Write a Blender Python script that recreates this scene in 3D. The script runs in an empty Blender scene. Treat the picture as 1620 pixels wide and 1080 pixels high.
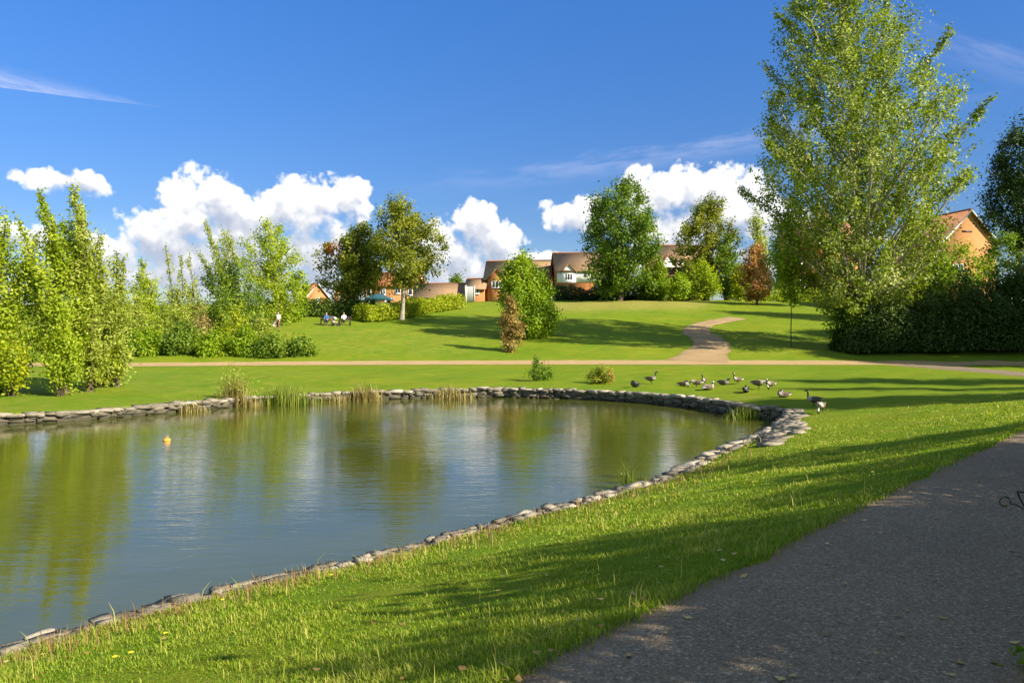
import bpy, math, random
import numpy as np
from mathutils import Vector

R = math.radians
sc = bpy.context.scene
COL = sc.collection
rng = np.random.default_rng(11)
F = 1250.0            # focal length in photograph pixels
CAM_Z = 3.5
PITCH = math.atan(20 / F)
SUN_AZ, SUN_EL = R(121), R(32)

# ------------------------------------------------------------------ helpers
def ray(px, py):
    """world direction through a photograph pixel, scaled so that y = 1"""
    u, v = (np.asarray(px, float) - 810) / F, (540 - np.asarray(py, float)) / F
    c, s = math.cos(PITCH), math.sin(PITCH)
    y = c + v * s
    z = -s + v * c
    return np.stack([u / y, np.ones_like(u) * 1.0, z / y], -1)

def PT(px, py, D):
    return np.array([0, 0, CAM_Z]) + ray(px, py) * D

def W(px, py, z=0.0):
    r = ray(px, py)
    return (np.array([0, 0, CAM_Z]) + r * ((z - CAM_Z) / r[..., 2])[..., None])[..., :2]

def smooth(a, b, x):
    t = np.clip((x - a) / (b - a), 0, 1)
    return t * t * (3 - 2 * t)

def unit(v):
    return v / np.maximum(np.linalg.norm(v, axis=-1, keepdims=True), 1e-9)

class MB:
    def __init__(self):
        self.V, self.T, self.C, self.n = [], [], [], 0
        self.F = []          # (faces array, mat index array)
    def add(self, v, faces, mat=0, tint=0.5, col=None):
        v = np.asarray(v, float).reshape(-1, 3)
        if not isinstance(faces, list):
            faces = [faces]
        for f in faces:
            f = np.asarray(f, int)
            if f.size:
                self.F.append((f + self.n, np.full(len(f), mat) if np.isscalar(mat) else np.asarray(mat)))
        self.V.append(v)
        self.T.append(np.full(len(v), tint) if np.isscalar(tint) else np.asarray(tint, float))
        self.C.append(np.tile([1.0, 1, 1, 1], (len(v), 1)) if col is None else np.asarray(col, float))
        self.n += len(v)
        return self
    def box(self, lo, hi, mat=0, tint=0.5):
        (a, b, c), (d, e, f) = lo, hi
        v = [(a, b, c), (d, b, c), (d, e, c), (a, e, c), (a, b, f), (d, b, f), (d, e, f), (a, e, f)]
        return self.add(v, [(0, 3, 2, 1), (4, 5, 6, 7), (0, 1, 5, 4), (1, 2, 6, 5), (2, 3, 7, 6), (3, 0, 4, 7)], mat, tint) if False else \
            self.add(v, np.array([(0, 3, 2, 1), (4, 5, 6, 7), (0, 1, 5, 4), (1, 2, 6, 5), (2, 3, 7, 6), (3, 0, 4, 7)]), mat, tint)
    def tube(self, path, rad, k=6, mat=0, tint=0.5, cap=True, col=None):
        path = np.asarray(path, float); n = len(path)
        rad = np.full(n, rad) if np.isscalar(rad) else np.asarray(rad, float)
        t = unit(np.gradient(path, axis=0))
        ref = np.where(np.abs(t[:, 2:3]) > .9, np.array([[1., 0, 0]]), np.array([[0, 0, 1.]]))
        a = unit(np.cross(t, ref)); b = np.cross(t, a)
        ang = np.arange(k) * 2 * math.pi / k
        ring = a[:, None] * np.cos(ang)[None, :, None] + b[:, None] * np.sin(ang)[None, :, None]
        v = (path[:, None] + ring * rad[:, None, None]).reshape(-1, 3)
        i = np.arange(n - 1)[:, None] * k; j = np.arange(k)[None]
        j2 = (j + 1) % k
        f = np.stack([i + j, i + j2, i + k + j2, i + k + j], -1).reshape(-1, 4)
        fs = [f]
        if cap:
            fs.append(np.arange(k)[None, :][:, ::1]); fs.append(((n - 1) * k + np.arange(k))[None, ::-1])
        return self.add(v, fs, mat, tint, col)
    def build(self, name, mats, parent=None, origin=(0, 0, 0), smooth_shade=False, color=False):
        me = bpy.data.meshes.new(name)
        V = np.concatenate(self.V) - np.asarray(origin, float) if self.V else np.zeros((0, 3))
        me.vertices.add(len(V)); me.vertices.foreach_set('co', V.astype(np.float32).ravel())
        loops = np.concatenate([f.ravel() for f, m in self.F])
        sizes = np.concatenate([np.full(len(f), f.shape[1]) for f, m in self.F])
        mi = np.concatenate([m for f, m in self.F])
        starts = np.concatenate([[0], np.cumsum(sizes)[:-1]])
        me.loops.add(len(loops)); me.loops.foreach_set('vertex_index', loops.astype(np.int32))
        me.polygons.add(len(sizes)); me.polygons.foreach_set('loop_start', starts.astype(np.int32))
        me.polygons.foreach_set('material_index', mi.astype(np.int32))
        if smooth_shade:
            me.polygons.foreach_set('use_smooth', np.ones(len(sizes), bool))
        at = me.attributes.new('tint', 'FLOAT', 'POINT')
        at.data.foreach_set('value', np.concatenate(self.T).astype(np.float32))
        if color:
            ac = me.color_attributes.new('col', 'FLOAT_COLOR', 'POINT')
            ac.data.foreach_set('color', np.concatenate(self.C).astype(np.float32).ravel())
        me.update(calc_edges=True); me.validate()
        for m in (mats if isinstance(mats, (list, tuple)) else [mats]):
            me.materials.append(m)
        o = bpy.data.objects.new(name, me); COL.objects.link(o)
        if parent is not None:
            o.parent = parent
        else:
            o.location = origin
        return o

def tag(o, label=None, cat=None, group=None, kind=None):
    if label: o['label'] = label
    if cat: o['category'] = cat
    if group: o['group'] = group
    if kind: o['kind'] = kind
    return o

def thing(name, label, cat, loc=(0, 0, 0), rz=0, group=None):
    o = bpy.data.objects.new(name, None); COL.objects.link(o)
    o.empty_display_size = .2
    o.location = [float(a) for a in loc]; o.rotation_euler = (0, 0, rz)
    return tag(o, label, cat, group)

# ------------------------------------------------------------------ node helpers
class NT:
    def __init__(self, tree): self.t = tree; self.N = tree.nodes; self.L = tree.links
    def n(self, typ, **kw):
        nd = self.N.new(typ)
        for k, v in kw.items():
            setattr(nd, k, v)
        return nd
    def set(self, sock, v):
        if isinstance(v, bpy.types.NodeSocket): self.L.new(v, sock)
        elif v is not None: sock.default_value = v
    def m(self, op, a, b=None, c=None, clamp=False):
        nd = self.n('ShaderNodeMath', operation=op, use_clamp=clamp)
        self.set(nd.inputs[0], a)
        if b is not None: self.set(nd.inputs[1], b)
        if c is not None: self.set(nd.inputs[2], c)
        return nd.outputs[0]
    def vm(self, op, a, b=None):
        nd = self.n('ShaderNodeVectorMath', operation=op)
        self.set(nd.inputs[0], a)
        if b is not None: self.set(nd.inputs[1], b)
        return nd.outputs['Value'] if op in ('LENGTH', 'DOT_PRODUCT') else nd.outputs[0]
    def noise(self, vec, scale, detail=4, rough=.55, out='Fac', dist=0):
        nd = self.n('ShaderNodeTexNoise')
        if vec is not None: self.L.new(vec, nd.inputs['Vector'])
        nd.inputs['Scale'].default_value = scale; nd.inputs['Detail'].default_value = detail
        nd.inputs['Roughness'].default_value = rough; nd.inputs['Distortion'].default_value = dist
        return nd.outputs[out]
    def ramp(self, fac, stops, interp='LINEAR'):
        nd = self.n('ShaderNodeValToRGB'); nd.color_ramp.interpolation = interp
        e = nd.color_ramp.elements
        while len(e) < len(stops): e.new(0.5)
        for i, (p, c) in enumerate(stops):
            e[i].position = p; e[i].color = (*c, 1) if len(c) == 3 else c
        self.set(nd.inputs[0], fac)
        return nd.outputs[0]
    def mix(self, fac, a, b, blend='MIX'):
        nd = self.n('ShaderNodeMix', data_type='RGBA', blend_type=blend)
        self.set(nd.inputs[0], fac); self.set(nd.inputs[6], a); self.set(nd.inputs[7], b)
        return nd.outputs[2]
    def mr(self, v, a, b, c=0, d=1, typ='SMOOTHSTEP'):
        nd = self.n('ShaderNodeMapRange', interpolation_type=typ)
        self.set(nd.inputs[0], v)
        for i, x in enumerate((a, b, c, d)): self.set(nd.inputs[i + 1], x)
        return nd.outputs[0]
    def attr(self, name, out='Fac'):
        nd = self.n('ShaderNodeAttribute', attribute_name=name); return nd.outputs[out]
    def coord(self, out='Object'):
        return self.n('ShaderNodeTexCoord').outputs[out]
    def bump(self, h, strength=.5, dist=.02):
        nd = self.n('ShaderNodeBump'); nd.inputs['Strength'].default_value = strength
        nd.inputs['Distance'].default_value = dist; self.L.new(h, nd.inputs['Height'])
        return nd.outputs[0]

def c4(c): return (*c, 1)

def material(name):
    m = bpy.data.materials.new(name); m.use_nodes = True
    m.node_tree.nodes.clear()
    t = NT(m.node_tree)
    out = t.n('ShaderNodeOutputMaterial')
    return m, t, out

def principled(t, out, color, rough=.7, spec=.3, normal=None, metal=0):
    p = t.n('ShaderNodeBsdfPrincipled')
    t.set(p.inputs['Base Color'], color if isinstance(color, bpy.types.NodeSocket) else c4(color))
    t.set(p.inputs['Roughness'], rough); p.inputs['Specular IOR Level'].default_value = spec
    p.inputs['Metallic'].default_value = metal
    if normal is not None: t.L.new(normal, p.inputs['Normal'])
    if out is not None: t.L.new(p.outputs[0], out.inputs[0])
    return p

def plain(name, color, rough=.6, spec=.3, var=.25, scale=6, metal=0, bump=0):
    m, t, out = material(name)
    co = t.coord()
    nz = t.noise(co, scale, 5, .6)
    d = tuple(x * (1 - var) for x in color); l = tuple(min(1, x * (1 + var)) for x in color)
    c = t.ramp(nz, [(.3, d), (.7, l)])
    nrm = t.bump(nz, bump, .02) if bump else None
    principled(t, out, c, rough, spec, nrm, metal)
    return m

def leafmat(name, dark, mid, light, trans=.35, rough=.55, odd=None):
    m, t, out = material(name)
    tint = t.attr('tint')
    stops = [(.0, dark), (.5, mid), (1.0, light)]
    c = t.ramp(tint, stops)
    p = principled(t, None, c, rough, .25)
    tr = t.n('ShaderNodeBsdfTranslucent')
    hs = t.n('ShaderNodeHueSaturation'); hs.inputs['Saturation'].default_value = 1.1; hs.inputs['Value'].default_value = 1.25
    t.L.new(c, hs.inputs['Color']); t.L.new(hs.outputs[0], tr.inputs[0])
    mx = t.n('ShaderNodeMixShader'); mx.inputs[0].default_value = trans
    t.L.new(p.outputs[0], mx.inputs[1]); t.L.new(tr.outputs[0], mx.inputs[2]); t.L.new(mx.outputs[0], out.inputs[0])
    return m

# ------------------------------------------------------------------ pond, paths and the lie of the land
pond_px = [(-40, 1032, .12), (60, 1005, .12), (140, 982, .12), (265, 950, .12), (350, 928, .12), (440, 908, .12), (520, 893, .12), (600, 874, .12),
           (700, 845, .12), (780, 825, .12), (850, 808, .12), (910, 795, .12), (975, 776, .12), (1020, 768, .12), (1062, 752, .12), (1105, 733, .12), (1150, 716, .12), (1197, 700, .12), (1222, 686, .12), (1238, 673, .12), (1240, 668, 0), (1212, 664, 0),
           (1196, 663, 0), (1172, 661, 0), (1150, 656, 0), (1100, 647, 0), (1040, 640, 0), (990, 636.5, 0), (930, 633, 0), (870, 631, 0), (800, 629, 0), (740, 629, 0),
           (680, 630, 0), (620, 631.5, 0), (560, 633, 0), (500, 635, 0), (440, 639, 0), (380, 643, 0), (320, 649, 0), (270, 653.5, 0), (200, 660, 0), (100, 667.5, 0), (0, 673, 0), (-150, 684, 0),
           (-320, 706, 0), (-480, 755, 0), (-560, 830, 0), (-520, 960, 0), (-300, 1060, .1)]
POND = np.array([W(a, b, z) for a, b, z in pond_px])
# resample to a smooth closed line
def resample(P, step, closed=True):
    Q = np.vstack([P, P[:1]]) if closed else P
    d = np.r_[0, np.cumsum(np.linalg.norm(np.diff(Q, axis=0), axis=1))]
    n = int(d[-1] / step); s = np.linspace(0, d[-1], n + 1)
    if closed: s = s[:-1]
    return np.stack([np.interp(s, d, Q[:, i]) for i in range(Q.shape[1])], -1)
POND_F = resample(POND, .5)

def seg_dist(P, A, B):
    """distance from points P (N,2) to segments A->B (S,2); returns min distance and the index/param of the nearest"""
    best = np.full(len(P), 1e9); bi = np.zeros(len(P), int); bt = np.zeros(len(P))
    for i in range(len(A)):
        ab = B[i] - A[i]
        t = np.clip(((P - A[i]) @ ab) / max(ab @ ab, 1e-9), 0, 1)
        d = np.hypot(*(P - A[i] - t[:, None] * ab).T)
        k = d < best
        best[k] = d[k]; bi[k] = i; bt[k] = t[k]
    return best, bi, bt

def sd_pond(P):
    d, _, _ = seg_dist(P, POND, np.roll(POND, -1, 0))
    inside = np.zeros(len(P), bool)
    A, B = POND, np.roll(POND, -1, 0)
    for a, b in zip(A, B):
        c = ((a[1] > P[:, 1]) != (b[1] > P[:, 1]))
        xx = a[0] + (P[:, 1] - a[1]) / (b[1] - a[1] + 1e-12) * (b[0] - a[0])
        inside ^= c & (P[:, 0] < xx)
    return np.where(inside, -d, d)

# centre lines: x, y, z, half width
NEAR = np.array([(-9, -7.4, 1.85, 1.05), (-3.6, -1.5, 1.8, 1.05), (.66, 3.1, 1.8, 1.0), (5.0, 7.85, 1.8, 1.05), (9.4, 12.6, 1.78, 1.1), (14.2, 18, 1.65, 1.15), (19.2, 24.5, 1.4, 1.25), (24, 31.5, 1.15, 1.3),
                 (27.6, 38, .98, 1.4), (29.3, 44, .9, 1.5), (29.6, 50, .86, 1.6), (29.5, 57.5, .85, 2.2)])
FARP = np.array([(-70, 52.5, .95, 1.4), (-45, 55.0, .9, 1.4), (-27, 56.6, .86, 1.4), (-14, 58.6, .86, 1.5), (0, 59.6, .86, 1.6), (12, 59.6, .86, 1.7), (24, 59.2, .86, 1.7), (36, 59.6, .9, 1.7), (60, 61, 1.0, 1.7)])
LOOP = np.vstack([NEAR[:-1], FARP[::-1][2:]])

def bank(x, y):
    return .12 + (.24 + .11 * smooth(-12, 4, x)) * smooth(12, 27, y)

def height(P):
    P = np.asarray(P, float)
    x, y = P[:, 0], P[:, 1]
    dq = sd_pond(P)
    d, i, t = seg_dist(P, LOOP[:-1, :2], LOOP[1:, :2])
    zp = LOOP[i, 2] * (1 - t) + LOOP[i + 1, 2] * t
    hw = LOOP[i, 3] * (1 - t) + LOOP[i + 1, 3] * t
    dp = np.maximum(d - hw, 0)
    zb = bank(x, y)
    dqo = np.maximum(dq - .3, 0)
    w = dqo / (dqo + dp + .02)
    z = zb + (zp - zb) * w
    # the bank behind the far path
    yf = np.interp(x, FARP[:, 0], FARP[:, 1]) - 1.2
    yy = y - yf
    rate = .138 + .006 * np.sin(x * .05)
    top = 6.6 + .5 * np.sin(x * .04 + 1)
    ramp_ = np.where(yy > 0, np.minimum(yy, 3) ** 2 / 6 + np.maximum(yy - 3, 0) - 0, 0) * rate
    rise = np.where(ramp_ < top - 1.2, ramp_, top - 1.2 + 1.2 * (1 - np.exp(-(ramp_ - top + 1.2) / 1.2)))
    z = z + rise + np.clip(yy - 55, 0, 160) * .02
    # a little unevenness away from water and paths
    k = smooth(.4, 3, dp) * smooth(.5, 3, dq)
    z = z + k * (.05 * np.sin(x * .9 + y * .35) * np.sin(y * .7 - x * .2) + .03 * np.sin(x * 2.1 + 2) * np.sin(y * 1.7) + .12 * np.sin(x * .21 + 1) * np.sin(y * .17) * smooth(62, 75, y))
    z = np.where(dq < .36, -.8, z)
    return z

def G(px, py, lo=2.0, hi=240.0):
    s = np.geomspace(lo, hi, 1400)
    r = ray(px, py)
    P = np.array([0, 0, CAM_Z]) + r[None] * s[:, None]
    k = np.nonzero(P[:, 2] < height(P[:, :2]))[0]
    return P[k[0]] if len(k) else P[-1]

def on_ground(x, y):
    return np.array([x, y, height(np.array([[x, y]]))[0]])

# ------------------------------------------------------------------ world
def build_world():
    w = bpy.data.worlds.new('World'); sc.world = w; w.use_nodes = True
    w.node_tree.nodes.clear(); t = NT(w.node_tree)
    out = t.n('ShaderNodeOutputWorld'); 
    sky = t.n('ShaderNodeTexSky', sky_type='NISHITA', sun_disc=False)
    sky.sun_elevation = SUN_EL; sky.sun_rotation = SUN_AZ
    sky.air_density = 1.0; sky.dust_density = .25; sky.ozone_density = 3.0; sky.altitude = 100
    hs = t.n('ShaderNodeHueSaturation'); hs.inputs['Saturation'].default_value = 1.30; hs.inputs['Value'].default_value = 1.0
    t.L.new(sky.outputs[0], hs.inputs['Color'])
    sx = t.n('ShaderNodeSeparateXYZ'); t.L.new(t.coord('Generated'), sx.inputs[0])
    deep = t.ramp(sx.outputs[2], [(0, (.50, .50, .56)), (.13, (.46, .47, .60)), (.4, (.76, .72, .90)), (1, (1, 1, 1))])
    skyc = t.mix(1.0, hs.outputs[0], deep, 'MULTIPLY')
    # cumulus over azimuth / elevation, banked low in the sky
    vec = t.coord('Generated')
    sp = t.n('ShaderNodeSeparateXYZ'); t.L.new(vec, sp.inputs[0])
    az = t.m('ARCTAN2', sp.outputs[0], sp.outputs[1]); el = t.m('ARCSINE', sp.outputs[2])
    cb = t.n('ShaderNodeCombineXYZ'); t.L.new(az, cb.inputs[0]); t.L.new(el, cb.inputs[1])
    P = cb.outputs[0]
    blobs = [(300, 312, 60, 58), (350, 300, 55, 36), (245, 352, 60, 40), (190, 372, 50, 32), (390, 335, 95, 66), (440, 305, 44, 40), (500, 305, 66, 62), (552, 298, 36, 40), (480, 380, 80, 46), (330, 385, 150, 44), (505, 430, 50, 40),
             (90, 262, 48, 20), (128, 268, 34, 18), (30, 352, 40, 24), (748, 338, 46, 44), (785, 366, 60, 44), (712, 372, 56, 44), (735, 410, 100, 40), (835, 396, 66, 34),
             (905, 318, 60, 32), (1040, 288, 60, 46), (1095, 282, 76, 48), (1150, 302, 66, 52), (1090, 340, 110, 46), (1225, 335, 70, 34), (1330, 350, 70, 26), (430, 425, 190, 30), (770, 430, 130, 26), (230, 415, 90, 26), (1110, 385, 120, 40)]
    field = shade = None
    for (cx, cy, rx, ry) in blobs:
        d = ray(cx, cy + 24); a = math.atan2(d[0], d[1]); e = math.atan2(d[2], math.hypot(d[0], d[1]))
        s = t.vm('MULTIPLY', t.vm('SUBTRACT', P, (a, e, 0)), (F / rx, F / ry, 1))
        v = t.m('SUBTRACT', 1.0, t.vm('LENGTH', s))
        field = v if field is None else t.m('SMOOTH_MAX', field, v, .25)
        v2 = t.m('SUBTRACT', 1.0, t.vm('LENGTH', t.vm('ADD', s, (.0, .62, 0))))
        shade = v2 if shade is None else t.m('SMOOTH_MAX', shade, v2, .25)
    def n2(vec, scale, detail, rough):
        nd = t.n('ShaderNodeTexNoise', noise_dimensions='2D'); t.L.new(vec, nd.inputs['Vector'])
        nd.inputs['Scale'].default_value = scale; nd.inputs['Detail'].default_value = detail; nd.inputs['Roughness'].default_value = rough
        return nd.outputs['Fac']
    na = n2(P, 24, 7, .58)
    nb = n2(t.vm('ADD', P, (.006, .012, 0)), 24, 3, .5)
    vo = t.n('ShaderNodeTexVoronoi', voronoi_dimensions='2D', feature='F1'); vo.inputs['Scale'].default_value = 75
    t.L.new(t.vm('ADD', P, t.vm('MULTIPLY', nb, (.03, .03, 0))), vo.inputs['Vector'])
    puff = t.m('MULTIPLY', t.m('SUBTRACT', .40, vo.outputs['Distance']), .35)
    dens = t.m('ADD', t.m('ADD', field, t.m('MULTIPLY', t.m('SUBTRACT', na, .47), 1.9)), puff)
    lit_ = shade
    alpha = t.mr(dens, .0, t.mr(lit_, 0, .8, .34, .75, 'LINEAR'))
    alpha = t.m('MULTIPLY', alpha, t.mr(field, -.42, -.15))
    lit = t.m('ADD', t.m('MULTIPLY', shade, .85), t.m('MULTIPLY', t.m('SUBTRACT', nb, na), 1.5))
    lit = t.m('SUBTRACT', lit, t.m('MULTIPLY', puff, .9))
    lit = t.m('ADD', lit, t.mr(el, .16, .06, -.05, .22, 'LINEAR'))
    ccol = t.ramp(t.mr(lit, -.2, 1.0, 0, 1, 'LINEAR'), [(0, (6.0, 5.95, 5.9)), (.36, (5.2, 5.2, 5.25)), (.62, (3.7, 3.85, 4.25)), (1, (2.5, 2.8, 3.5))])
    cloudy = t.mix(alpha, skyc, ccol)
    # thin high streaks
    def streak(p0, p1, wd, amt):
        a, b = ray(*p0), ray(*p1)
        A = (math.atan2(a[0], a[1]), math.atan2(a[2], math.hypot(a[0], a[1]))); B = (math.atan2(b[0], b[1]), math.atan2(b[2], math.hypot(b[0], b[1])))
        L = math.hypot(B[0] - A[0], B[1] - A[1]); ux, uy = (B[0] - A[0]) / L, (B[1] - A[1]) / L
        rel = t.vm('SUBTRACT', P, (A[0], A[1], 0))
        s = t.vm('DOT_PRODUCT', rel, (ux, uy, 0)); n = t.vm('DOT_PRODUCT', rel, (-uy, ux, 0))
        mp = t.n('ShaderNodeCombineXYZ'); t.L.new(s, mp.inputs[0]); t.L.new(t.m('MULTIPLY', n, 5), mp.inputs[1])
        nz = n2(mp.outputs[0], 14, 3, .6)
        nn = t.m('ADD', n, t.m('MULTIPLY', t.m('SUBTRACT', nz, .5), wd * 1.2))
        k = t.mr(t.m('ABSOLUTE', nn), 0, wd, 1, 0)
        k = t.m('MULTIPLY', k, t.mr(s, L * 1.05, L * .35)); k = t.m('MULTIPLY', k, t.mr(s, -.3, 0.0))
        return t.m('MULTIPLY', t.m('MULTIPLY', k, t.mr(nz, .2, .75)), amt)
    high = skyc
    for args in (((-60, 118), (430, 225), .020, .62), ((1700, 130), (1380, 30), .03, .14)):
        high = t.mix(streak(*args), high, (4.6, 4.5, 5.4, 1))
    for args in (((1240, 215), (600, 305), .02, .22),):
        cloudy = t.mix(streak(*args), cloudy, (4.6, 4.5, 5.4, 1))
    def bgd(c):
        b = t.n('ShaderNodeBackground'); b.inputs[1].default_value = .088; t.L.new(c, b.inputs[0]); return b.outputs[0]
    def mixs(f, a, b):
        x = t.n('ShaderNodeMixShader'); t.L.new(f, x.inputs[0]); t.L.new(a, x.inputs[1]); t.L.new(b, x.inputs[2]); return x.outputs[0]
    front = t.m('LESS_THAN', t.m('ABSOLUTE', az), .85)
    up_ = t.m('MULTIPLY', front, t.m('LESS_THAN', el, .5))
    low = t.m('MULTIPLY', front, t.m('LESS_THAN', t.m('ABSOLUTE', t.m('SUBTRACT', el, .125)), .125))
    rest = t.mix(t.mr(t.noise(vec, 3.2, 3, .55), .40, .62, 0, .62), hs.outputs[0], (4.6, 4.5, 4.3, 1))  # unseen white cloud added around the front view to raise the fill light
    t.L.new(mixs(low, mixs(up_, bgd(rest), bgd(high)), bgd(cloudy)), out.inputs[0])
    w.cycles.sampling_method = 'MANUAL'; w.cycles.sample_map_resolution = 256
build_world()

sun = bpy.data.lights.new('sun', 'SUN'); sun.energy = 5.0; sun.angle = R(.53); sun.color = (1.0, .90, .72)
so = bpy.data.objects.new('sun', sun); COL.objects.link(so)
sd = Vector((math.sin(SUN_AZ) * math.cos(SUN_EL), math.cos(SUN_AZ) * math.cos(SUN_EL), math.sin(SUN_EL)))
so.rotation_euler = sd.to_track_quat('Z', 'Y').to_euler(); so.location = (60, -30, 60)
SUNV = np.array(sd)

cam = bpy.data.cameras.new('camera'); cam.sensor_width = 36; cam.lens = F / 1620 * 36; cam.clip_end = 6000; cam.clip_start = .1
co = bpy.data.objects.new('camera', cam); COL.objects.link(co)
co.location = (0, 0, CAM_Z); co.rotation_euler = (R(90) - PITCH, 0, 0); sc.camera = co
sc.view_settings.view_transform = 'Standard'; sc.view_settings.look = 'None'; sc.view_settings.gamma = 1
sc.view_settings.exposure = 1.25
sc.render.engine = 'CYCLES'
sc.cycles.max_bounces = 6; sc.cycles.diffuse_bounces = 3; sc.cycles.glossy_bounces = 3; sc.cycles.transmission_bounces = 3
sc.cycles.caustics_reflective = False; sc.cycles.caustics_refractive = False
sc.cycles.use_denoising = True

# ------------------------------------------------------------------ ground, water, paths
def lawn_material():
    m, t, out = material('lawn')
    co = t.coord()
    big = t.noise(co, .22, 5, .6); mid = t.noise(co, 1.4, 5, .6); fine = t.noise(co, 38, 4, .7)
    mow = t.n('ShaderNodeMapping'); mow.inputs['Scale'].default_value = (.25, 1.6, 1); t.L.new(co, mow.inputs[0])
    band = t.noise(mow.outputs[0], .8, 4, .6)
    c = t.ramp(big, [(.3, (.115, .185, .008)), (.55, (.160, .205, .009)), (.75, (.215, .225, .014))])
    c = t.mix(t.mr(mid, .38, .68, 0, .75), c, (.225, .215, .018, 1))
    c = t.mix(t.mr(band, .5, .8, 0, .5), c, (.25, .225, .03, 1))
    wide = t.noise(co, .075, 4, .6); spot = t.noise(co, .55, 3, .5)
    c = t.mix(t.mr(wide, .42, .62, 0, .45), c, (.12, .19, .012, 1))
    c = t.mix(t.mr(spot, .60, .72, 0, .4), c, (.27, .235, .05, 1))
    c = t.mix(t.mr(spot, .40, .28, 0, .4), c, (.085, .16, .012, 1))
    dry = t.attr('tint')
    c = t.mix(t.m('MULTIPLY', t.mr(t.m('ADD', dry, t.m('MULTIPLY', t.m('SUBTRACT', mid, .5), .9)), .15, .9), .85), c, (.32, .25, .075, 1))
    c = t.mix(1, c, (.75, .85, .76, 1), 'MULTIPLY')
    c = t.mix(t.m('MULTIPLY', fine, .75), t.mix(1, c, (1.5, 1.45, 1.3, 1), 'MULTIPLY'), t.mix(1, c, (.42, .52, .5, 1), 'MULTIPLY'))
    h = t.m('ADD', t.m('MULTIPLY', fine, .6), t.m('MULTIPLY', t.noise(co, 9, 4, .6), .8))
    principled(t, out, c, .9, .08, t.bump(h, .9, .06))
    return m
LAWN = lawn_material()
SOIL = plain('pond_bed', (.05, .045, .025), .9, .1)

def build_ground():
    def axis(parts):
        return np.unique(np.concatenate([np.round(np.arange(a, b, s), 4) for a, b, s in parts]))
    xs = axis([(-3000, -400, 400), (-400, -100, 20), (-100, -40, 2.5), (-40, -24, .6), (-24, 14, .3), (14, 40, .6), (40, 110, 2.5), (110, 400, 20), (400, 3001, 400)])
    ys = axis([(-600, -40, 40), (-40, -6, 2), (-6, 2, .5), (2, 48, .3), (48, 70, .5), (70, 125, 1.0), (125, 260, 5), (260, 600, 30), (600, 3601, 500)])
    X, Y = np.meshgrid(xs, ys)
    P = np.stack([X.ravel(), Y.ravel()], -1)
    Z = height(P)
    # dry patches of lawn
    px = 810 + F * P[:, 0] / np.maximum(P[:, 1], 1)
    yy = P[:, 1] - 58
    dry = .75 * smooth(30, 42, yy) * smooth(800, 900, px) * smooth(1180, 1080, px) * smooth(54, 46, yy)
    dry += .30 * smooth(2, 8, yy) * smooth(900, 700, px) * smooth(40, 20, yy)
    dry += .25 * smooth(60, 50, P[:, 1]) * smooth(20, 30, P[:, 1]) * smooth(-2, -14, P[:, 0])
    nx, ny = len(xs), len(ys)
    i = np.arange(ny - 1)[:, None] * nx; j = np.arange(nx - 1)[None]
    f = np.stack([i + j, i + j + 1, i + nx + j + 1, i + nx + j], -1).reshape(-1, 4)
    b = MB(); b.add(np.column_stack([P, Z]), f, (sd_pond(P)[f].mean(1) < .05).astype(int), dry)
    o = b.build('ground', [LAWN, SOIL], smooth_shade=True)
    tag(o, kind='structure')
build_ground()

def water_material():
    m, t, out = material('pond_water')
    co = t.coord()
    mp = t.n('ShaderNodeMapping'); mp.inputs['Scale'].default_value = (.55, 1.7, 1); mp.inputs['Rotation'].default_value = (0, 0, R(-6)); t.L.new(co, mp.inputs[0])
    a = t.noise(mp.outputs[0], 2.2, 4, .55, dist=.4); b = t.noise(mp.outputs[0], 7.0, 3, .5)
    calm = t.mr(t.noise(co, .16, 3, .5), .35, .7, .35, 1.0)
    h = t.m('MULTIPLY', t.m('ADD', a, t.m('MULTIPLY', b, .28)), calm)
    silt = t.noise(co, .3, 4, .6)
    c = t.ramp(silt, [(.3, (.050, .060, .008)), (.7, (.075, .080, .012))])
    p = principled(t, out, c, .035, .5, t.bump(h, .28, .05))
    p.inputs['IOR'].default_value = 1.62
    return m
def build_water():
    P = POND_F
    # push the sheet a little under the edging
    n = len(P)
    T = unit(np.roll(P, -1, 0) - np.roll(P, 1, 0)); Nn = np.stack([T[:, 1], -T[:, 0]], -1)
    area = .5 * np.sum(P[:, 0] * np.roll(P[:, 1], -1) - np.roll(P[:, 0], -1) * P[:, 1])
    Nn *= 1 if area > 0 else -1
    Q = P + Nn * .12
    me = bpy.data.meshes.new('pond_water')
    order = list(range(n)) if area > 0 else list(range(n))[::-1]
    me.from_pydata([(a, b, 0) for a, b in Q], [], [order]); me.materials.append(water_material())
    o = bpy.data.objects.new('pond_water', me); COL.objects.link(o); tag(o, kind='structure')
    return P, Nn
PF, PN = build_water()

def path_material(name, a, b, speck, edge):
    m, t, out = material(name)
    co = t.coord()
    fine = t.noise(co, 48, 4, .8); mid = t.noise(co, 16, 4, .6); big = t.noise(co, .7, 4, .6)
    c = t.ramp(big, [(.3, a), (.7, b)])
    c = t.mix(t.mr(fine, .53, .66, 0, .9), c, c4(speck))
    c = t.mix(t.mr(fine, .47, .34, 0, .8), c, tuple(x * .3 for x in a) + (1,))
    c = t.mix(t.mr(mid, .52, .8, 0, .45), c, c4(edge))
    e = t.attr('tint')
    c = t.mix(t.mr(t.m('ADD', e, t.m('MULTIPLY', t.m('SUBTRACT', mid, .5), .8)), .72, 1.0, 0, .75), c, c4(edge))
    vo = t.n('ShaderNodeTexVoronoi'); vo.inputs['Scale'].default_value = 60; t.L.new(co, vo.inputs['Vector'])
    h = t.m('ADD', t.m('MULTIPLY', fine, .7), vo.outputs['Distance'])
    principled(t, out, c, .9, .2, t.bump(h, .8, .012))
    return m
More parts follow.
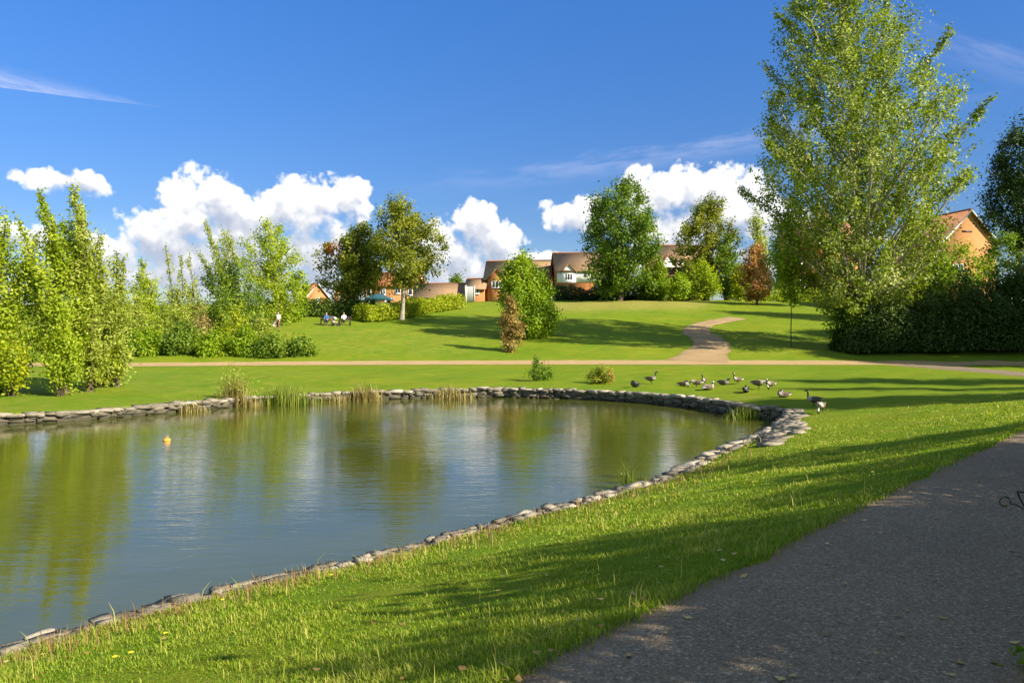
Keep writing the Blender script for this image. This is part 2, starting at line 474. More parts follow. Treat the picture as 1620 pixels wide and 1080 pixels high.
GRAVEL = path_material('dark_gravel', (.160, .122, .076), (.21, .16, .10), (.42, .36, .27), (.19, .125, .07))
SANDY = path_material('sandy_gravel', (.33, .225, .10), (.41, .285, .13), (.5, .38, .23), (.27, .20, .08))

def catmull(P, step):
    P = np.asarray(P, float); Q = np.vstack([2 * P[0] - P[1], P, 2 * P[-1] - P[-2]])
    out = []
    for i in range(1, len(Q) - 2):
        n = max(2, int(np.linalg.norm(Q[i + 1, :2] - Q[i, :2]) / step))
        t = np.linspace(0, 1, n, endpoint=False)[:, None]
        out.append(.5 * (2 * Q[i] + (Q[i + 1] - Q[i - 1]) * t + (2 * Q[i - 1] - 5 * Q[i] + 4 * Q[i + 1] - Q[i + 2]) * t ** 2 + (3 * Q[i] - Q[i - 1] - 3 * Q[i + 1] + Q[i + 2]) * t ** 3))
    out.append(P[-1:]); return np.vstack(out)

def ribbon(name, line, mat, lift, step=.25, nc=9):
    L = catmull(line, step)
    T = unit(np.gradient(L[:, :2], axis=0)); N = np.stack([-T[:, 1], T[:, 0]], -1)
    hw = L[:, -1]
    s = np.arange(len(L)) * step
    wob = lambda k: .05 * np.sin(s * 1.7 + k) + .04 * np.sin(s * 4.3 + 2 * k) + .025 * np.sin(s * 9.1 + k * 3)
    u = np.linspace(-1, 1, nc)
    e = np.where(u[None] > 0, u[None] * (hw + wob(1))[:, None], u[None] * (hw + wob(4))[:, None])
    P = L[:, None, :2] + N[:, None] * e[..., None]
    fl = P.reshape(-1, 2)
    z = height(fl) + lift - .03 * (np.abs(np.tile(u, len(L))) > .99)
    n = len(L)
    i = np.arange(n - 1)[:, None] * nc; j = np.arange(nc - 1)[None]
    f = np.stack([i + j, i + nc + j, i + nc + j + 1, i + j + 1], -1).reshape(-1, 4)
    b = MB(); b.add(np.column_stack([fl, z]), f[:, ::-1], 0, np.tile(np.abs(u), n))
    o = b.build(name, mat, smooth_shade=True); tag(o, kind='structure')
    return L
NEAR_L = ribbon('path', NEAR, GRAVEL, .030)
FAR_L = ribbon('path', FARP, SANDY, .045, .5)
up = [G(a, b)[:2] for a, b in [(1106, 573), (1112, 562), (1126, 548), (1118, 536), (1101, 526), (1108, 516), (1132, 509), (1165, 503)]]
UP = np.array([(p[0], p[1], h) for p, h in zip(up, [2.6, 1.9, 1.6, 1.5, 1.35, 1.25, 1.2, 1.2])])
UP_L = ribbon('path', UP, path_material('worn_gravel', (.275, .185, .09), (.35, .24, .12), (.42, .31, .2), (.22, .17, .07)), .06, .4)

# ------------------------------------------------------------------ stone edging of the pond
def rough_stone(b, c, size, rz, tint, seed):
    r = np.random.default_rng(seed)
    g = np.array([-1, 0, 1.])
    pts, idx = [], {}
    for ix in range(3):
        for iy in range(3):
            for iz in range(3):
                if ix == iy == iz == 1: continue
                idx[ix, iy, iz] = len(pts); pts.append((g[ix], g[iy], g[iz]))
    p = np.array(pts); nn = np.linalg.norm(p, axis=1, keepdims=True)
    p = p * (.90 + .10 / nn * 1.1) + r.normal(0, .17, p.shape)
    p = p * np.array(size) * .5
    ca, sa = math.cos(rz), math.sin(rz)
    p = np.column_stack([p[:, 0] * ca - p[:, 1] * sa, p[:, 0] * sa + p[:, 1] * ca, p[:, 2]]) + c
    b.add(p, STONE_F, 0, tint)
def _stone_faces():
    idx = {}; k = 0
    for ix in range(3):
        for iy in range(3):
            for iz in range(3):
                if ix == iy == iz == 1: continue
                idx[ix, iy, iz] = k; k += 1
    fs = []
    for ax in range(3):
        for s in (0, 2):
            for a in range(2):
                for bb in range(2):
                    def kk(u, v):
                        q = [0, 0, 0]; q[ax] = s; q[(ax + 1) % 3] = u; q[(ax + 2) % 3] = v; return idx[tuple(q)]
                    f = [kk(a, bb), kk(a + 1, bb), kk(a + 1, bb + 1), kk(a, bb + 1)]
                    fs.append(f if s == 2 else f[::-1])
    return np.array(fs)
STONE_F = _stone_faces()

def stone_material():
    m, t, out = material('weathered_stone')
    co = t.coord(); n1 = t.noise(co, 5, 6, .65); n2 = t.noise(co, 28, 4, .7)
    c = t.ramp(t.attr('tint'), [(0, (.09, .08, .06)), (.45, (.19, .165, .125)), (.8, (.30, .26, .20)), (1, (.44, .39, .31))])
    c = t.mix(t.mr(n1, .45, .75, 0, .6), c, (.15, .14, .07, 1))
    c = t.mix(t.mr(n2, .5, .75, 0, .55), c, (.09, .08, .06, 1))
    c = t.mix(t.mr(n2, .42, .25, 0, .5), c, (.62, .58, .5, 1))
    sp = t.n('ShaderNodeSeparateXYZ'); t.L.new(co, sp.inputs[0])
    c = t.mix(t.mr(t.m('ADD', sp.outputs[2], t.m('MULTIPLY', n1, .16)), .30, .12, 0, .85), c, (.045, .042, .024, 1))   # wall face gets darker towards the water
    principled(t, out, c, .9, .2, t.bump(n2, .8, .03))
    return m
STONE = stone_material()
def build_edging():
    b = MB(); L = resample(POND, .05)
    n = len(L); T = unit(np.roll(L, -3, 0) - np.roll(L, 3, 0)); N = np.stack([T[:, 1], -T[:, 0]], -1)
    area = .5 * np.sum(L[:, 0] * np.roll(L[:, 1], -1) - np.roll(L[:, 0], -1) * L[:, 1])
    if area < 0: N = -N
    # backing of rubble and mortar: inner face, top
    k = np.arange(0, n, 8)
    zb = bank(L[k, 0], L[k, 1])
    inn = L[k] + N[k] * .24; outr = L[k] + N[k] * .78; m = len(k)
    V = np.vstack([np.column_stack([inn, np.full(m, -.6)]), np.column_stack([inn, zb - .04]), np.column_stack([outr, zb - .02]), np.column_stack([outr, np.full(m, -.4)])])
    a = np.arange(m); a2 = (a + 1) % m
    fs = np.vstack([np.stack([a + m * q, a2 + m * q, a2 + m * (q + 1), a + m * (q + 1)], -1) for q in range(3)])
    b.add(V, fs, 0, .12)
    r = np.random.default_rng(5)
    gap = [(W(1196, 650)[0] - .0, W(1196, 650)[1])]
    i = 0
    while i < n:
        far = float(smooth(12, 25, L[i, 1]))
        ln = r.choice([r.uniform(.09, .18), r.uniform(.15, .32)]) * (1 + 1.2 * far)
        j = (i + int(ln * 10)) % n
        c, nn, tt = L[j], N[j], T[j]
        rz = math.atan2(tt[1], tt[0])
        zt = float(bank(c[0], c[1])) + r.uniform(-.03, .04)
        th = r.uniform(.05, .10) + .03 * far
        off = .05
        while off < .34:
            w = r.uniform(.10, .20) + .14 * far
            rough_stone(b, np.array([*(c + nn * (off + w / 2 + r.uniform(-.03, .03)) + tt * r.uniform(-.06, .06)), zt - th / 2 + .015 + r.uniform(-.02, .02)]), (ln * 1.15, w * 1.1, th * 1.25), rz + r.normal(0, .2), r.uniform(.3, 1), int(r.integers(1e9)))
            off += w
        z = zt - th
        while z > .0:
            th2 = r.uniform(.08, .15); w2 = r.uniform(.18, .26)
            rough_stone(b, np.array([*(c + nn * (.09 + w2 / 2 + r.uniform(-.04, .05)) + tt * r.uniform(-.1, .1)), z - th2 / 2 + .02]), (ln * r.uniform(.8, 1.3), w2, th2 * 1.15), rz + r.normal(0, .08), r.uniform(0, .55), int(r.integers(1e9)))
            z -= th2
        i += max(2, int(ln * 20))
    # the broad flagged apron by the corner
    for q in range(160):
        px = r.uniform(1205, 1272); py = r.uniform(650, 712)
        p = W(px, py, .42)
        d = sd_pond(p[None])[0]
        if not .25 < d < 1.5 + .5 * (py < 690): continue
        rough_stone(b, np.array([p[0], p[1], height(p[None])[0] + .015]), (r.uniform(.18, .6), r.uniform(.15, .4), .09), r.uniform(-.9, .9) + .9, r.uniform(.3, .85), int(r.integers(1e9)))
    o = b.build('stone_edging', STONE)
    tag(o, 'low rough grey stone wall edging the whole pond', 'stone wall')
build_edging()

# ------------------------------------------------------------------ trees, shrubs, hedges
BARK = plain('brown_bark', (.09, .065, .045), .95, .1, .4, 9, bump=.6)
PALE_BARK = plain('pale_bark', (.30, .27, .20), .9, .1, .35, 7, bump=.4)
DARK_BARK = plain('dark_bark', (.035, .028, .022), .95, .1, .4, 9)
L_WILLOW = leafmat('willow_leaf', (.15, .22, .008), (.31, .40, .016), (.48, .52, .07), .5)
L_GREYWIL = leafmat('grey_willow_leaf', (.17, .22, .025), (.33, .39, .045), (.50, .52, .14), .5)
L_YELLOW = leafmat('yellow_green_leaf', (.14, .20, .006), (.30, .36, .010), (.46, .47, .03), .45)
L_MID = leafmat('mid_green_leaf', (.06, .12, .010), (.125, .205, .014), (.23, .30, .03), .4)
L_FRESH = leafmat('fresh_green_leaf', (.10, .18, .007), (.21, .32, .010), (.36, .44, .02), .45)
L_OLIVE = leafmat('olive_leaf', (.08, .11, .008), (.19, .215, .015), (.33, .34, .04), .42)
L_POPLAR = leafmat('poplar_leaf', (.095, .14, .012), (.20, .27, .020), (.44, .48, .15), .42, .45)
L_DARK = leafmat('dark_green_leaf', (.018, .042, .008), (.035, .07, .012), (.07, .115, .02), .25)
L_THICK = leafmat('shaded_thicket_leaf', (.022, .048, .008), (.05, .09, .012), (.11, .16, .02), .3)  # leaf colour darkened to carry part of the shade on the thicket
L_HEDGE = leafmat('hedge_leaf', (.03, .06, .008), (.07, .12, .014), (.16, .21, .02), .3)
L_BROWN = leafmat('brown_leaf', (.12, .08, .02), (.32, .22, .065), (.50, .40, .13), .4)
L_RUST = leafmat('rusty_leaf', (.24, .11, .035), (.50, .27, .085), (.46, .40, .08), .42)
L_ORANGE = leafmat('orange_leaf', (.18, .07, .012), (.32, .13, .02), (.40, .22, .04), .35)
L_STRAW = leafmat('straw_blade', (.16, .13, .035), (.30, .24, .07), (.42, .36, .15), .35)
L_REED = leafmat('reed_blade', (.09, .14, .015), (.18, .24, .025), (.32, .32, .06), .35)

def leaf_cards(b, r, c, outw, size, tint, mat=0, flat=.55, aspect=.62):
    n = len(c)
    nr = unit(outw * flat + np.array([0, 0, .35]) + r.normal(0, .55, (n, 3)))
    a = unit(np.cross(nr, r.normal(0, 1, (n, 3)))); q = np.cross(nr, a)
    s = (size * r.uniform(.65, 1.3, n))[:, None] * .5
    bend = nr * s * .18
    v = np.stack([c - a * s, c - q * s * aspect + a * s * .1 - bend, c + a * s, c + q * s * aspect + a * s * .1 - bend], 1).reshape(-1, 3)
    f = (np.arange(n) * 4)[:, None] + np.arange(4)[None]
    b.add(v, f, mat, np.repeat(np.clip(tint, 0, 1), 4))

def limb(p0, p1, up, k=5):
    t = np.linspace(0, 1, k)[:, None]
    mid = (p0 + p1) / 2; mid = mid + np.array([0, 0, up])
    return (1 - t) ** 2 * p0 + 2 * t * (1 - t) * mid + t ** 2 * p1

def tree(name, label, cat, D, base_px, prof, clumps=140, leaves=90, leaf=.2, slope=.7, cs=.5, stretch=1.3, tr=.18, fb=None, leafm=None, bark=None, group=None, seed=1,
         base_py=None, tint_sd=.22, hollow=.45, stems=1, extra=None, depth=1.0, lobes=.22, trunk_top=.9, flat=.55, rnd=.0, oddm=None, spires=(), crown_name='crown'):
    """prof: rows (y pixel, half width in pixels, centre x pixel) from low to high, as the crown is seen at distance D"""
    r = np.random.default_rng(seed)
    if base_py is not None:
        g = G(base_px, base_py); D = g[1]
    root = on_ground(PT(base_px, 540, D)[0], D)
    k = D / F
    prof = sorted(prof, key=lambda q: -q[0])
    hz = np.array([PT(810, q[0], D)[2] for q in prof]); rad = np.array([q[1] * k for q in prof]); cx = np.array([PT(q[2], 540, D)[0] for q in prof])
    hz = np.maximum(hz, root[2] + .05)
    fbz = PT(810, fb, D)[2] if fb else hz[0]
    top = hz[-1]
    # trunk
    zt = root[2] - .2 + np.linspace(0, 1, 9) * ((top - root[2]) * trunk_top + .2)
    tx = np.where(zt < hz[0], root[0] + (cx[0] - root[0]) * np.clip((zt - root[2]) / max(hz[0] - root[2], .1), 0, 1), np.interp(zt, hz, cx))
    wig = np.cumsum(r.normal(0, .03 * (top - root[2]) / 10, (9, 2)), 0); wig[0] = 0
    axis = np.column_stack([tx + wig[:, 0], np.full(9, root[1]) + wig[:, 1], zt])
    bt = MB()
    if stems == 1:
        rr = tr * (1 - .86 * np.linspace(0, 1, 9)); rr[0] *= 1.35
        bt.tube(axis, rr, 8)
    def at(z):
        return np.array([np.interp(z, zt, axis[:, i]) for i in range(3)])
    w = rad ** 1.3 + .05 * rad.max() ** 1.3
    zz = np.linspace(hz[0], hz[-1], 200); ww = np.interp(zz, hz, w); cdf = np.cumsum(ww) / ww.sum()
    th0 = r.uniform(0, 6.28, 5); perm = r.permutation(clumps)
    C, O, A, S = [], [], [], []
    MP = []; nmain = max(14, clumps // 6) if stems == 1 else stems * 2
    stem_roots = [root + np.array([*r.normal(0, .05 * rad.max() + .02, 2), -.1]) for _ in range(max(1, stems))]
    for i in range(clumps):
        z = np.interp((perm[i] + r.uniform()) / clumps, cdf, zz)
        th = i * 2.39996 + r.normal(0, .4)
        t = (z - hz[0]) / max(hz[-1] - hz[0], .1)
        lob = 1 + lobes * (np.sin(3 * th + th0[0] + 5 * t) * .6 + np.sin(2 * th + th0[1] - 9 * t) * .5 + np.sin(5 * th + th0[2] + 14 * t) * .35)
        rho = r.uniform() ** hollow
        rr = max(np.interp(z, hz, rad) * lob - cs * .55, 0) * rho
        c0 = np.interp(z, hz, cx)
        e = np.array([c0 + rr * math.cos(th), root[1] + rr * math.sin(th) * depth, z + r.normal(0, cs * .3)])
        zs = max(min(z - slope * rr - cs * .2, top - .3), fbz if rr > .2 else fbz)
        zs = min(zs, z)
        s0, main = (at(zs), True) if stems == 1 else (stem_roots[i % stems], i < stems * 2)
        if not main or i >= nmain:
            q = np.concatenate(MP); dd = np.linalg.norm(q - e, axis=1) + np.maximum(q[:, 2] - e[2] + .15 * rad.max(), 0) * 2
            s0 = q[np.argmin(dd)]; main = False
        ll = np.linalg.norm(e - s0)
        pth = limb(s0, e, (.12 if slope < 1 else -.08) * ll)
        if main:
            MP.append(pth[1:])
            thick = max(.02, min(tr * .36, .011 * ll + .008)) if stems == 1 else tr
        else:
            thick = max(.008, min(.03, .010 * ll + .004))
        bt.tube(pth, thick * np.linspace(1, .3, 5), 5, cap=False)
        d = unit(pth[-1] - pth[-2])
        C.append(e); A.append(d); O.append(np.array([e[0] - c0, (e[1] - root[1]), (z - hz.mean()) * .5])); S.append(r.uniform(.7, 1.25))
    for (bx, by, tx_, ty, rp, ns) in spires:      # leaders that sweep up to a point
        dy = r.normal(0, .35 * rad.max())
        p0, p1 = PT(bx, by, D), PT(tx_, ty, D); p0 = p0 + (0, dy * .6, 0); p1 = p1 + (0, dy, 0)
        line = limb(p0, p1, .05 * np.linalg.norm(p1 - p0), 8); bt.tube(line, np.linspace(.05, .012, 8), 5, cap=False)
        dd = unit(p1 - p0)
        for q in range(ns):
            f = (q + r.uniform()) / ns; wv = rp * 1.55 * k * ((1 - f) ** .75 + .10)
            th = r.uniform(0, 6.28); off = np.array([math.cos(th), math.sin(th), 0]) * wv * r.uniform() ** .5
            C.append(p0 + (p1 - p0) * f + off); A.append(unit(dd + off * .35 / max(wv, .1))); O.append(off + (0, 0, .2)); S.append(r.uniform(.6, 1.0) * (1 - .35 * f))
    ns0 = clumps; C, A, O, S = map(np.array, (C, A, O, S)); clumps = len(C)
    O = unit(O + 1e-6)
    b = MB()
    n = np.maximum(4, (leaves * r.uniform(.55, 1.4, clumps) * np.where(np.arange(clumps) < ns0, 1, .62))).astype(int)
    idx = np.repeat(np.arange(clumps), n)
    g = r.normal(0, .5, (len(idx), 3)) * cs * S[idx][:, None]
    al = (g * A[idx]).sum(1, keepdims=True)
    p = C[idx] + g + A[idx] * al * (stretch - 1) - A[idx] * (cs * stretch * .35) * S[idx][:, None]
    ct = .5 + r.normal(0, tint_sd, clumps)
    tint = ct[idx] + r.normal(0, .16, len(idx))
    outw = unit(O[idx] + unit(g + 1e-6) * .8)
    ml = np.zeros(len(idx), int)
    if oddm is not None:       # a differently coloured bough
        (ox, oy, orr, om) = oddm
        oc = PT(ox, oy, D)
        ml = (np.hypot(p[:, 0] - oc[0], p[:, 2] - oc[2]) + r.normal(0, .25 * orr * k, len(p)) < orr * k).astype(int)
        kk = ml == 1
        leaf_cards(b, r, p[kk], outw[kk], np.full(kk.sum(), leaf), tint[kk], 1, flat)
        kk = ~kk
        leaf_cards(b, r, p[kk], outw[kk], np.full(kk.sum(), leaf), tint[kk], 0, flat)
    else:
        leaf_cards(b, r, p, outw, np.full(len(p), leaf), tint, 0, flat)
    t = thing(name, label, cat, root, 0, group)
    bt.build('trunk' if stems == 1 else 'stems', bark or BARK, t, root, True)
    b.build(crown_name, [leafm] + ([oddm[3]] if oddm else []), t, root)
    return t

def shrub(label, D, base_px, prof, leafm, name='shrub', cat='shrub', **kw):
    a = dict(clumps=60, leaves=80, leaf=.16, slope=1.4, cs=.4, stretch=1.3, tr=.03, stems=7, hollow=.5, crown_name='foliage')
    a.update(kw)
    return tree(name, label, cat, D, base_px, prof, leafm=leafm, **a)

def hedge(name, label, pts, leafm, n, leaf, seed, cat='hedge', shoots=.12, bumps=.15, group=None, fill=.45):
    """pts: rows x, y, half depth, height along the hedge"""
    r = np.random.default_rng(seed); P = np.asarray(pts, float)
    L = catmull(P, .3); T = unit(np.gradient(L[:, :2], axis=0)); N = np.stack([-T[:, 1], T[:, 0]], -1)
    root = on_ground(*P[len(P) // 2, :2])
    b = MB(); st = MB()
    i = r.integers(0, len(L), n); u = r.uniform(-1, 1, n)
    ph = r.uniform(0, 6.28, 4)
    s = np.arange(len(L)) * .3
    hh = L[:, 3] * (1 + bumps * (np.sin(s * .9 + ph[0]) * .5 + np.sin(s * 2.3 + ph[1]) * .35 + np.sin(s * 4.7 + ph[2]) * .25))
    # superellipse section: fraction through the body, biased to its skin
    q = r.uniform(0, 1, n) ** fill; th = r.uniform(0, math.pi, n)
    ce, se = np.cos(th), np.sin(th)
    ox = np.sign(ce) * np.abs(ce) ** .55 * q; oz = np.abs(se) ** .55 * q
    low = r.uniform(size=n) < .25; oz = np.where(low, r.uniform(0, .35, n), oz)
    xy = L[i, :2] + N[i] * (ox * L[i, 2])[:, None] + r.normal(0, .12, (n, 2))
    z0 = height(L[:, :2])[i]
    z = z0 + .05 + oz * hh[i] + np.abs(r.normal(0, shoots, n)) * (oz > .6)
    out = unit(np.column_stack([N[i] * ox[:, None] * 1.2, oz * 1.0 - .2]))
    tint = .5 + .25 * np.sin(i * .21 + ph[3] + 5 * u) * .6 + r.normal(0, .2, n)
    leaf_cards(b, r, np.column_stack([xy, z]), out, np.full(n, leaf), tint)
    for k in range(0, len(L), 3):
        for _ in range(2):
            c = np.array([*(L[k, :2] + N[k] * L[k, 2] * r.uniform(-.5, .5)), 0]); c[2] = height(c[None, :2])[0] - .1
            e = c + np.array([r.normal(0, .3), r.normal(0, .3), hh[k] * .85])
            st.tube(limb(c, e, 0, 4), [.03, .025, .018, .008], 4, cap=False)
    t = thing(name, label, cat, root, 0, group)
    st.build('stems', DARK_BARK, t, root); b.build('foliage', leafm, t, root)
    return t

# --- left group of wind-swept poplars and willows
WG = 'poplars and willows at the left edge of the pond'
def T(label, D, bx, prof, seed, leafm=L_WILLOW, **kw):
    a = dict(clumps=150, leaves=95, leaf=.17, slope=2.4, cs=.37, stretch=2.6, tr=.14, leafm=leafm, bark=BARK, group=WG, seed=seed, hollow=.55, lobes=.3, flat=.4)
    a.update(kw)
    return tree('poplar_tree', label, 'tree', D, bx, prof, **a)
T('yellow-green poplar cut by the left edge of the photo', 36, -5, [(598, 28, 0), (560, 52, 0), (500, 66, -5), (440, 54, -2), (400, 34, 0), (375, 12, 2)], 21, leaves=105, clumps=130, leaf=.15, spires=[(5, 450, 12, 342, 12, 16), (30, 470, 34, 372, 10, 14), (-15, 450, -20, 355, 12, 14), (48, 500, 50, 415, 9, 10)])
T('tall wind-leaning poplar with a bright double spire, second from the left', 37, 105, [(590, 30, 100), (545, 50, 100), (490, 60, 98), (440, 52, 92), (400, 36, 84), (370, 14, 80)], 22, clumps=130, leaves=95, leaf=.15, spires=[(98, 450, 66, 305, 13, 24), (104, 430, 84, 335, 10, 14), (80, 470, 52, 352, 10, 14), (112, 440, 98, 345, 9, 14), (70, 500, 44, 415, 9, 10), (125, 470, 118, 375, 9, 12)])
T('tallest feathery poplar spire standing behind the leaning one', 38, 140, [(590, 26, 145), (540, 42, 145), (490, 52, 146), (440, 44, 142), (400, 30, 136), (370, 12, 132)], 23, L_GREYWIL, clumps=110, leaves=90, leaf=.15, spires=[(138, 440, 112, 290, 13, 26), (145, 420, 132, 325, 9, 14), (152, 450, 146, 348, 9, 14), (128, 450, 108, 350, 9, 12), (165, 480, 160, 372, 9, 12)])
T('thin-topped poplar on the right flank of the leaning spires', 40, 185, [(588, 22, 180), (540, 34, 178), (490, 28, 176), (450, 14, 176)], 24, L_GREYWIL, clumps=70, leaves=80, leaf=.15, spires=[(178, 480, 172, 395, 8, 12), (188, 490, 188, 412, 7, 10), (170, 480, 158, 400, 8, 10)])
T('narrow upright poplar with a rounded tip against the grey cloud', 70, 228, [(548, 22, 228), (510, 27, 230), (460, 23, 230), (436, 15, 228)], 25, L_WILLOW, clumps=80, leaves=100, leaf=.18, spires=[(228, 460, 226, 412, 9, 12)])
T('wispy twin-tipped poplar right of the narrow one', 72, 280, [(548, 26, 285), (500, 32, 285), (455, 18, 280)], 26, L_GREYWIL, clumps=60, leaves=80, leaf=.18, spires=[(276, 470, 266, 392, 8, 12), (288, 470, 284, 405, 7, 10)])
T('short pale poplar between the wispy one and the dark leaning one', 73, 312, [(548, 24, 315), (500, 26, 312), (455, 14, 306)], 27, L_GREYWIL, clumps=50, leaves=80, leaf=.18, spires=[(306, 470, 299, 400, 7, 10)])
T('dark leaning poplar with a pointed wind-swept top beside the round-crowned tree', 75, 362, [(545, 42, 365), (500, 56, 366), (450, 50, 362), (415, 28, 355)], 28, L_MID, clumps=140, leaves=100, leaf=.21, cs=.55, spires=[(352, 450, 325, 350, 10, 18), (365, 440, 350, 362, 10, 16), (378, 450, 368, 372, 10, 14), (340, 460, 318, 400, 8, 10)], oddm=(350, 380, 45, L_GREYWIL))
tree('birch_tree', 'loose round-crowned tree with a straight pale trunk near the strolling walker', 'tree', 80, 431, [(500, 40, 440), (460, 54, 437), (420, 52, 432), (385, 46, 428), (362, 32, 428), (347, 10, 424)], clumps=150, leaves=85, leaf=.23, slope=1.5, cs=.6, stretch=1.7, tr=.20, fb=490, leafm=L_WILLOW, bark=PALE_BARK, seed=29, hollow=.6, lobes=.3)
shrub('bushy bright green shrub behind the pale birch trunk', 84, 462, [(520, 22, 462), (490, 30, 462), (455, 26, 466), (430, 10, 470)], L_FRESH, seed=30, clumps=60, leaves=90, leaf=.22, cs=.55)
SG = 'shrubs below the left poplars'
shrub('yellow-green bush at the right foot of the poplars', 40, 155, [(596, 30, 155), (570, 42, 158), (545, 34, 160), (522, 12, 165)], L_YELLOW, seed=31, clumps=80, leaves=110, group=SG)
shrub('grey-green sapling thicket at the foot of the double spire', 35.5, 96, [(605, 14, 96), (580, 26, 96), (550, 32, 98), (515, 12, 100)], L_WILLOW, seed=32, clumps=60, leaves=90, group=SG, leaf=.14)
shrub('pale leafy bush at the far left water margin', 35, 18, [(602, 22, 15), (575, 34, 15), (548, 14, 15)], L_YELLOW, seed=33, clumps=60, leaves=90, group=SG)
shrub('drab olive bush between the poplars and the narrow poplar', 66, 215, [(570, 26, 218), (530, 34, 215), (495, 26, 212), (470, 10, 210)], L_GREYWIL, seed=34, clumps=60, leaves=90, group=SG, leaf=.18)
# --- low belt of undergrowth along the path, left
BG = 'low shrubs along the far path'
for i, (bx, hw, ty, lm, lab) in enumerate([(232, 36, 520, L_FRESH, 'low leafy shrub at the left end of the belt by the far path'), (285, 36, 515, L_MID, 'low dark-leaved shrub second along the belt by the far path'),
        (335, 34, 526, L_FRESH, 'low bright shrub under the dark leaning poplar'), (385, 34, 522, L_FRESH, 'low shrub behind the tall pond-side weed'), (430, 32, 532, L_MID, 'low dense shrub below the strolling walker'),
        (474, 24, 538, L_MID, 'small dark shrub ending the belt beside the open lawn')]):
    shrub(lab, 62 + .5 * (i % 2), bx, [(568, hw * .9, bx), (552, hw, bx), ((ty + 552) / 2, hw * .85, bx), (ty, hw * .3, bx + 3)], lm, seed=40 + i, clumps=60, leaves=110, leaf=.2, cs=.5, group=BG)
for i, (bx, hw, ty, lm, lab) in enumerate([(258, 24, 480, L_GREYWIL, 'feathery pale shrub rising over the left of the belt'), (318, 22, 492, L_STRAW, 'straw-toned tall weeds behind the belt shrubs'), (375, 26, 482, L_YELLOW, 'pale yellow tall weeds in front of the dark poplar'), (412, 20, 494, L_GREYWIL, 'greyish tall weeds left of the birch trunk'), (222, 20, 500, L_GREYWIL, 'soft grey-green tall weeds beside the olive bush')]):
    shrub(lab, 65, bx, [(552, hw, bx), (525, hw, bx), ((ty + 520) / 2, hw * .6, bx), (ty, hw * .2, bx)], lm, seed=50 + i, clumps=60, leaves=60, leaf=.18, cs=.4, stretch=3.2, group='tall weeds behind the low shrubs', name='tall_weeds', cat='weeds')

# --- twin maples in the middle distance
tree('maple_tree', 'dark-trunked round tree with one orange autumn bough', 'tree', 92, 567, [(470, 26, 552), (450, 54, 560), (420, 62, 562), (392, 50, 560), (370, 34, 572), (355, 10, 585)], clumps=190, leaves=95, leaf=.30, slope=.6, cs=.75, stretch=1.2, tr=.30, fb=462, leafm=L_OLIVE, bark=DARK_BARK, seed=60, hollow=.5, lobes=.3, oddm=(532, 398, 14, L_ORANGE), group='pair of big trees before the brick houses')
tree('maple_tree', 'taller round tree with pale trunk beside the dark-trunked one', 'tree', 88, 636, [(450, 30, 640), (430, 58, 645), (395, 66, 645), (362, 58, 645), (335, 44, 636), (318, 24, 632), (310, 8, 632)], clumps=190, leaves=90, leaf=.30, slope=.65, cs=.75, stretch=1.2, tr=.24, fb=450, leafm=L_OLIVE, bark=PALE_BARK, seed=61, hollow=.5, lobes=.32, group='pair of big trees before the brick houses')
# clipped hedge behind the benches and yellow shrub bank
def HL(pp, hd, h):  # pixel line -> hedge rows, given (px, D)
    return [(PT(a, 540, d)[0], d, hd, h) for a, d in pp]
hedge('clipped_hedge', 'long dark clipped hedge behind the two benches', HL([(474, 88.5), (510, 89), (545, 89.5), (592, 90)], .8, 2.0), L_HEDGE, 9000, .22, 70, shoots=.05, bumps=.05)
hedge('shrub_bank', 'spreading yellow-green shrub bank on the slope right of the benches', HL([(572, 86), (605, 88), (640, 91), (680, 95), (722, 99)], 1.7, 1.55), L_YELLOW, 16000, .22, 71, cat='shrubs', bumps=.25)
# --- round light bush with the brown sapling before it
shrub('big light-green round bush standing alone mid-lawn', 74, 838, [(530, 34, 840), (505, 50, 838), (470, 52, 835), (435, 42, 830), (412, 24, 826), (400, 8, 826)], L_FRESH, seed=72, clumps=150, leaves=120, leaf=.25, cs=.7, tr=.05)
shrub('brown withered young shrub in front of the light-green bush', 66, 808, [(556, 16, 808), (530, 21, 808), (500, 20, 808), (480, 12, 806), (466, 5, 806)], L_BROWN, seed=73, clumps=60, leaves=85, leaf=.17, cs=.38, tr=.03)
# --- right of centre
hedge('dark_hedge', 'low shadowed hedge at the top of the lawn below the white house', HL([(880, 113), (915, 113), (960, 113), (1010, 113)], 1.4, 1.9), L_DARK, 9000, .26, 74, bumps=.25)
tree('ash_tree', 'large dense oval green tree beside the white house', 'tree', 108, 980, [(462, 50, 985), (435, 66, 985), (395, 70, 985), (355, 66, 980), (322, 55, 982), (298, 36, 988), (282, 14, 990)], clumps=240, leaves=110, leaf=.36, slope=.8, cs=.95, stretch=1.3, tr=.34, fb=455, leafm=L_MID, seed=75, hollow=.45, lobes=.2)
tree('oak_tree', 'olive round-topped tree right of the oval green tree', 'tree', 122, 1118, [(450, 40, 1122), (420, 52, 1120), (385, 54, 1116), (350, 48, 1114), (325, 34, 1118), (310, 12, 1122)], clumps=170, leaves=95, leaf=.36, slope=.7, cs=.95, stretch=1.2, tr=.34, fb=450, leafm=L_OLIVE, seed=76, hollow=.5, lobes=.25)
MG = 'bushes along the top of the lawn'
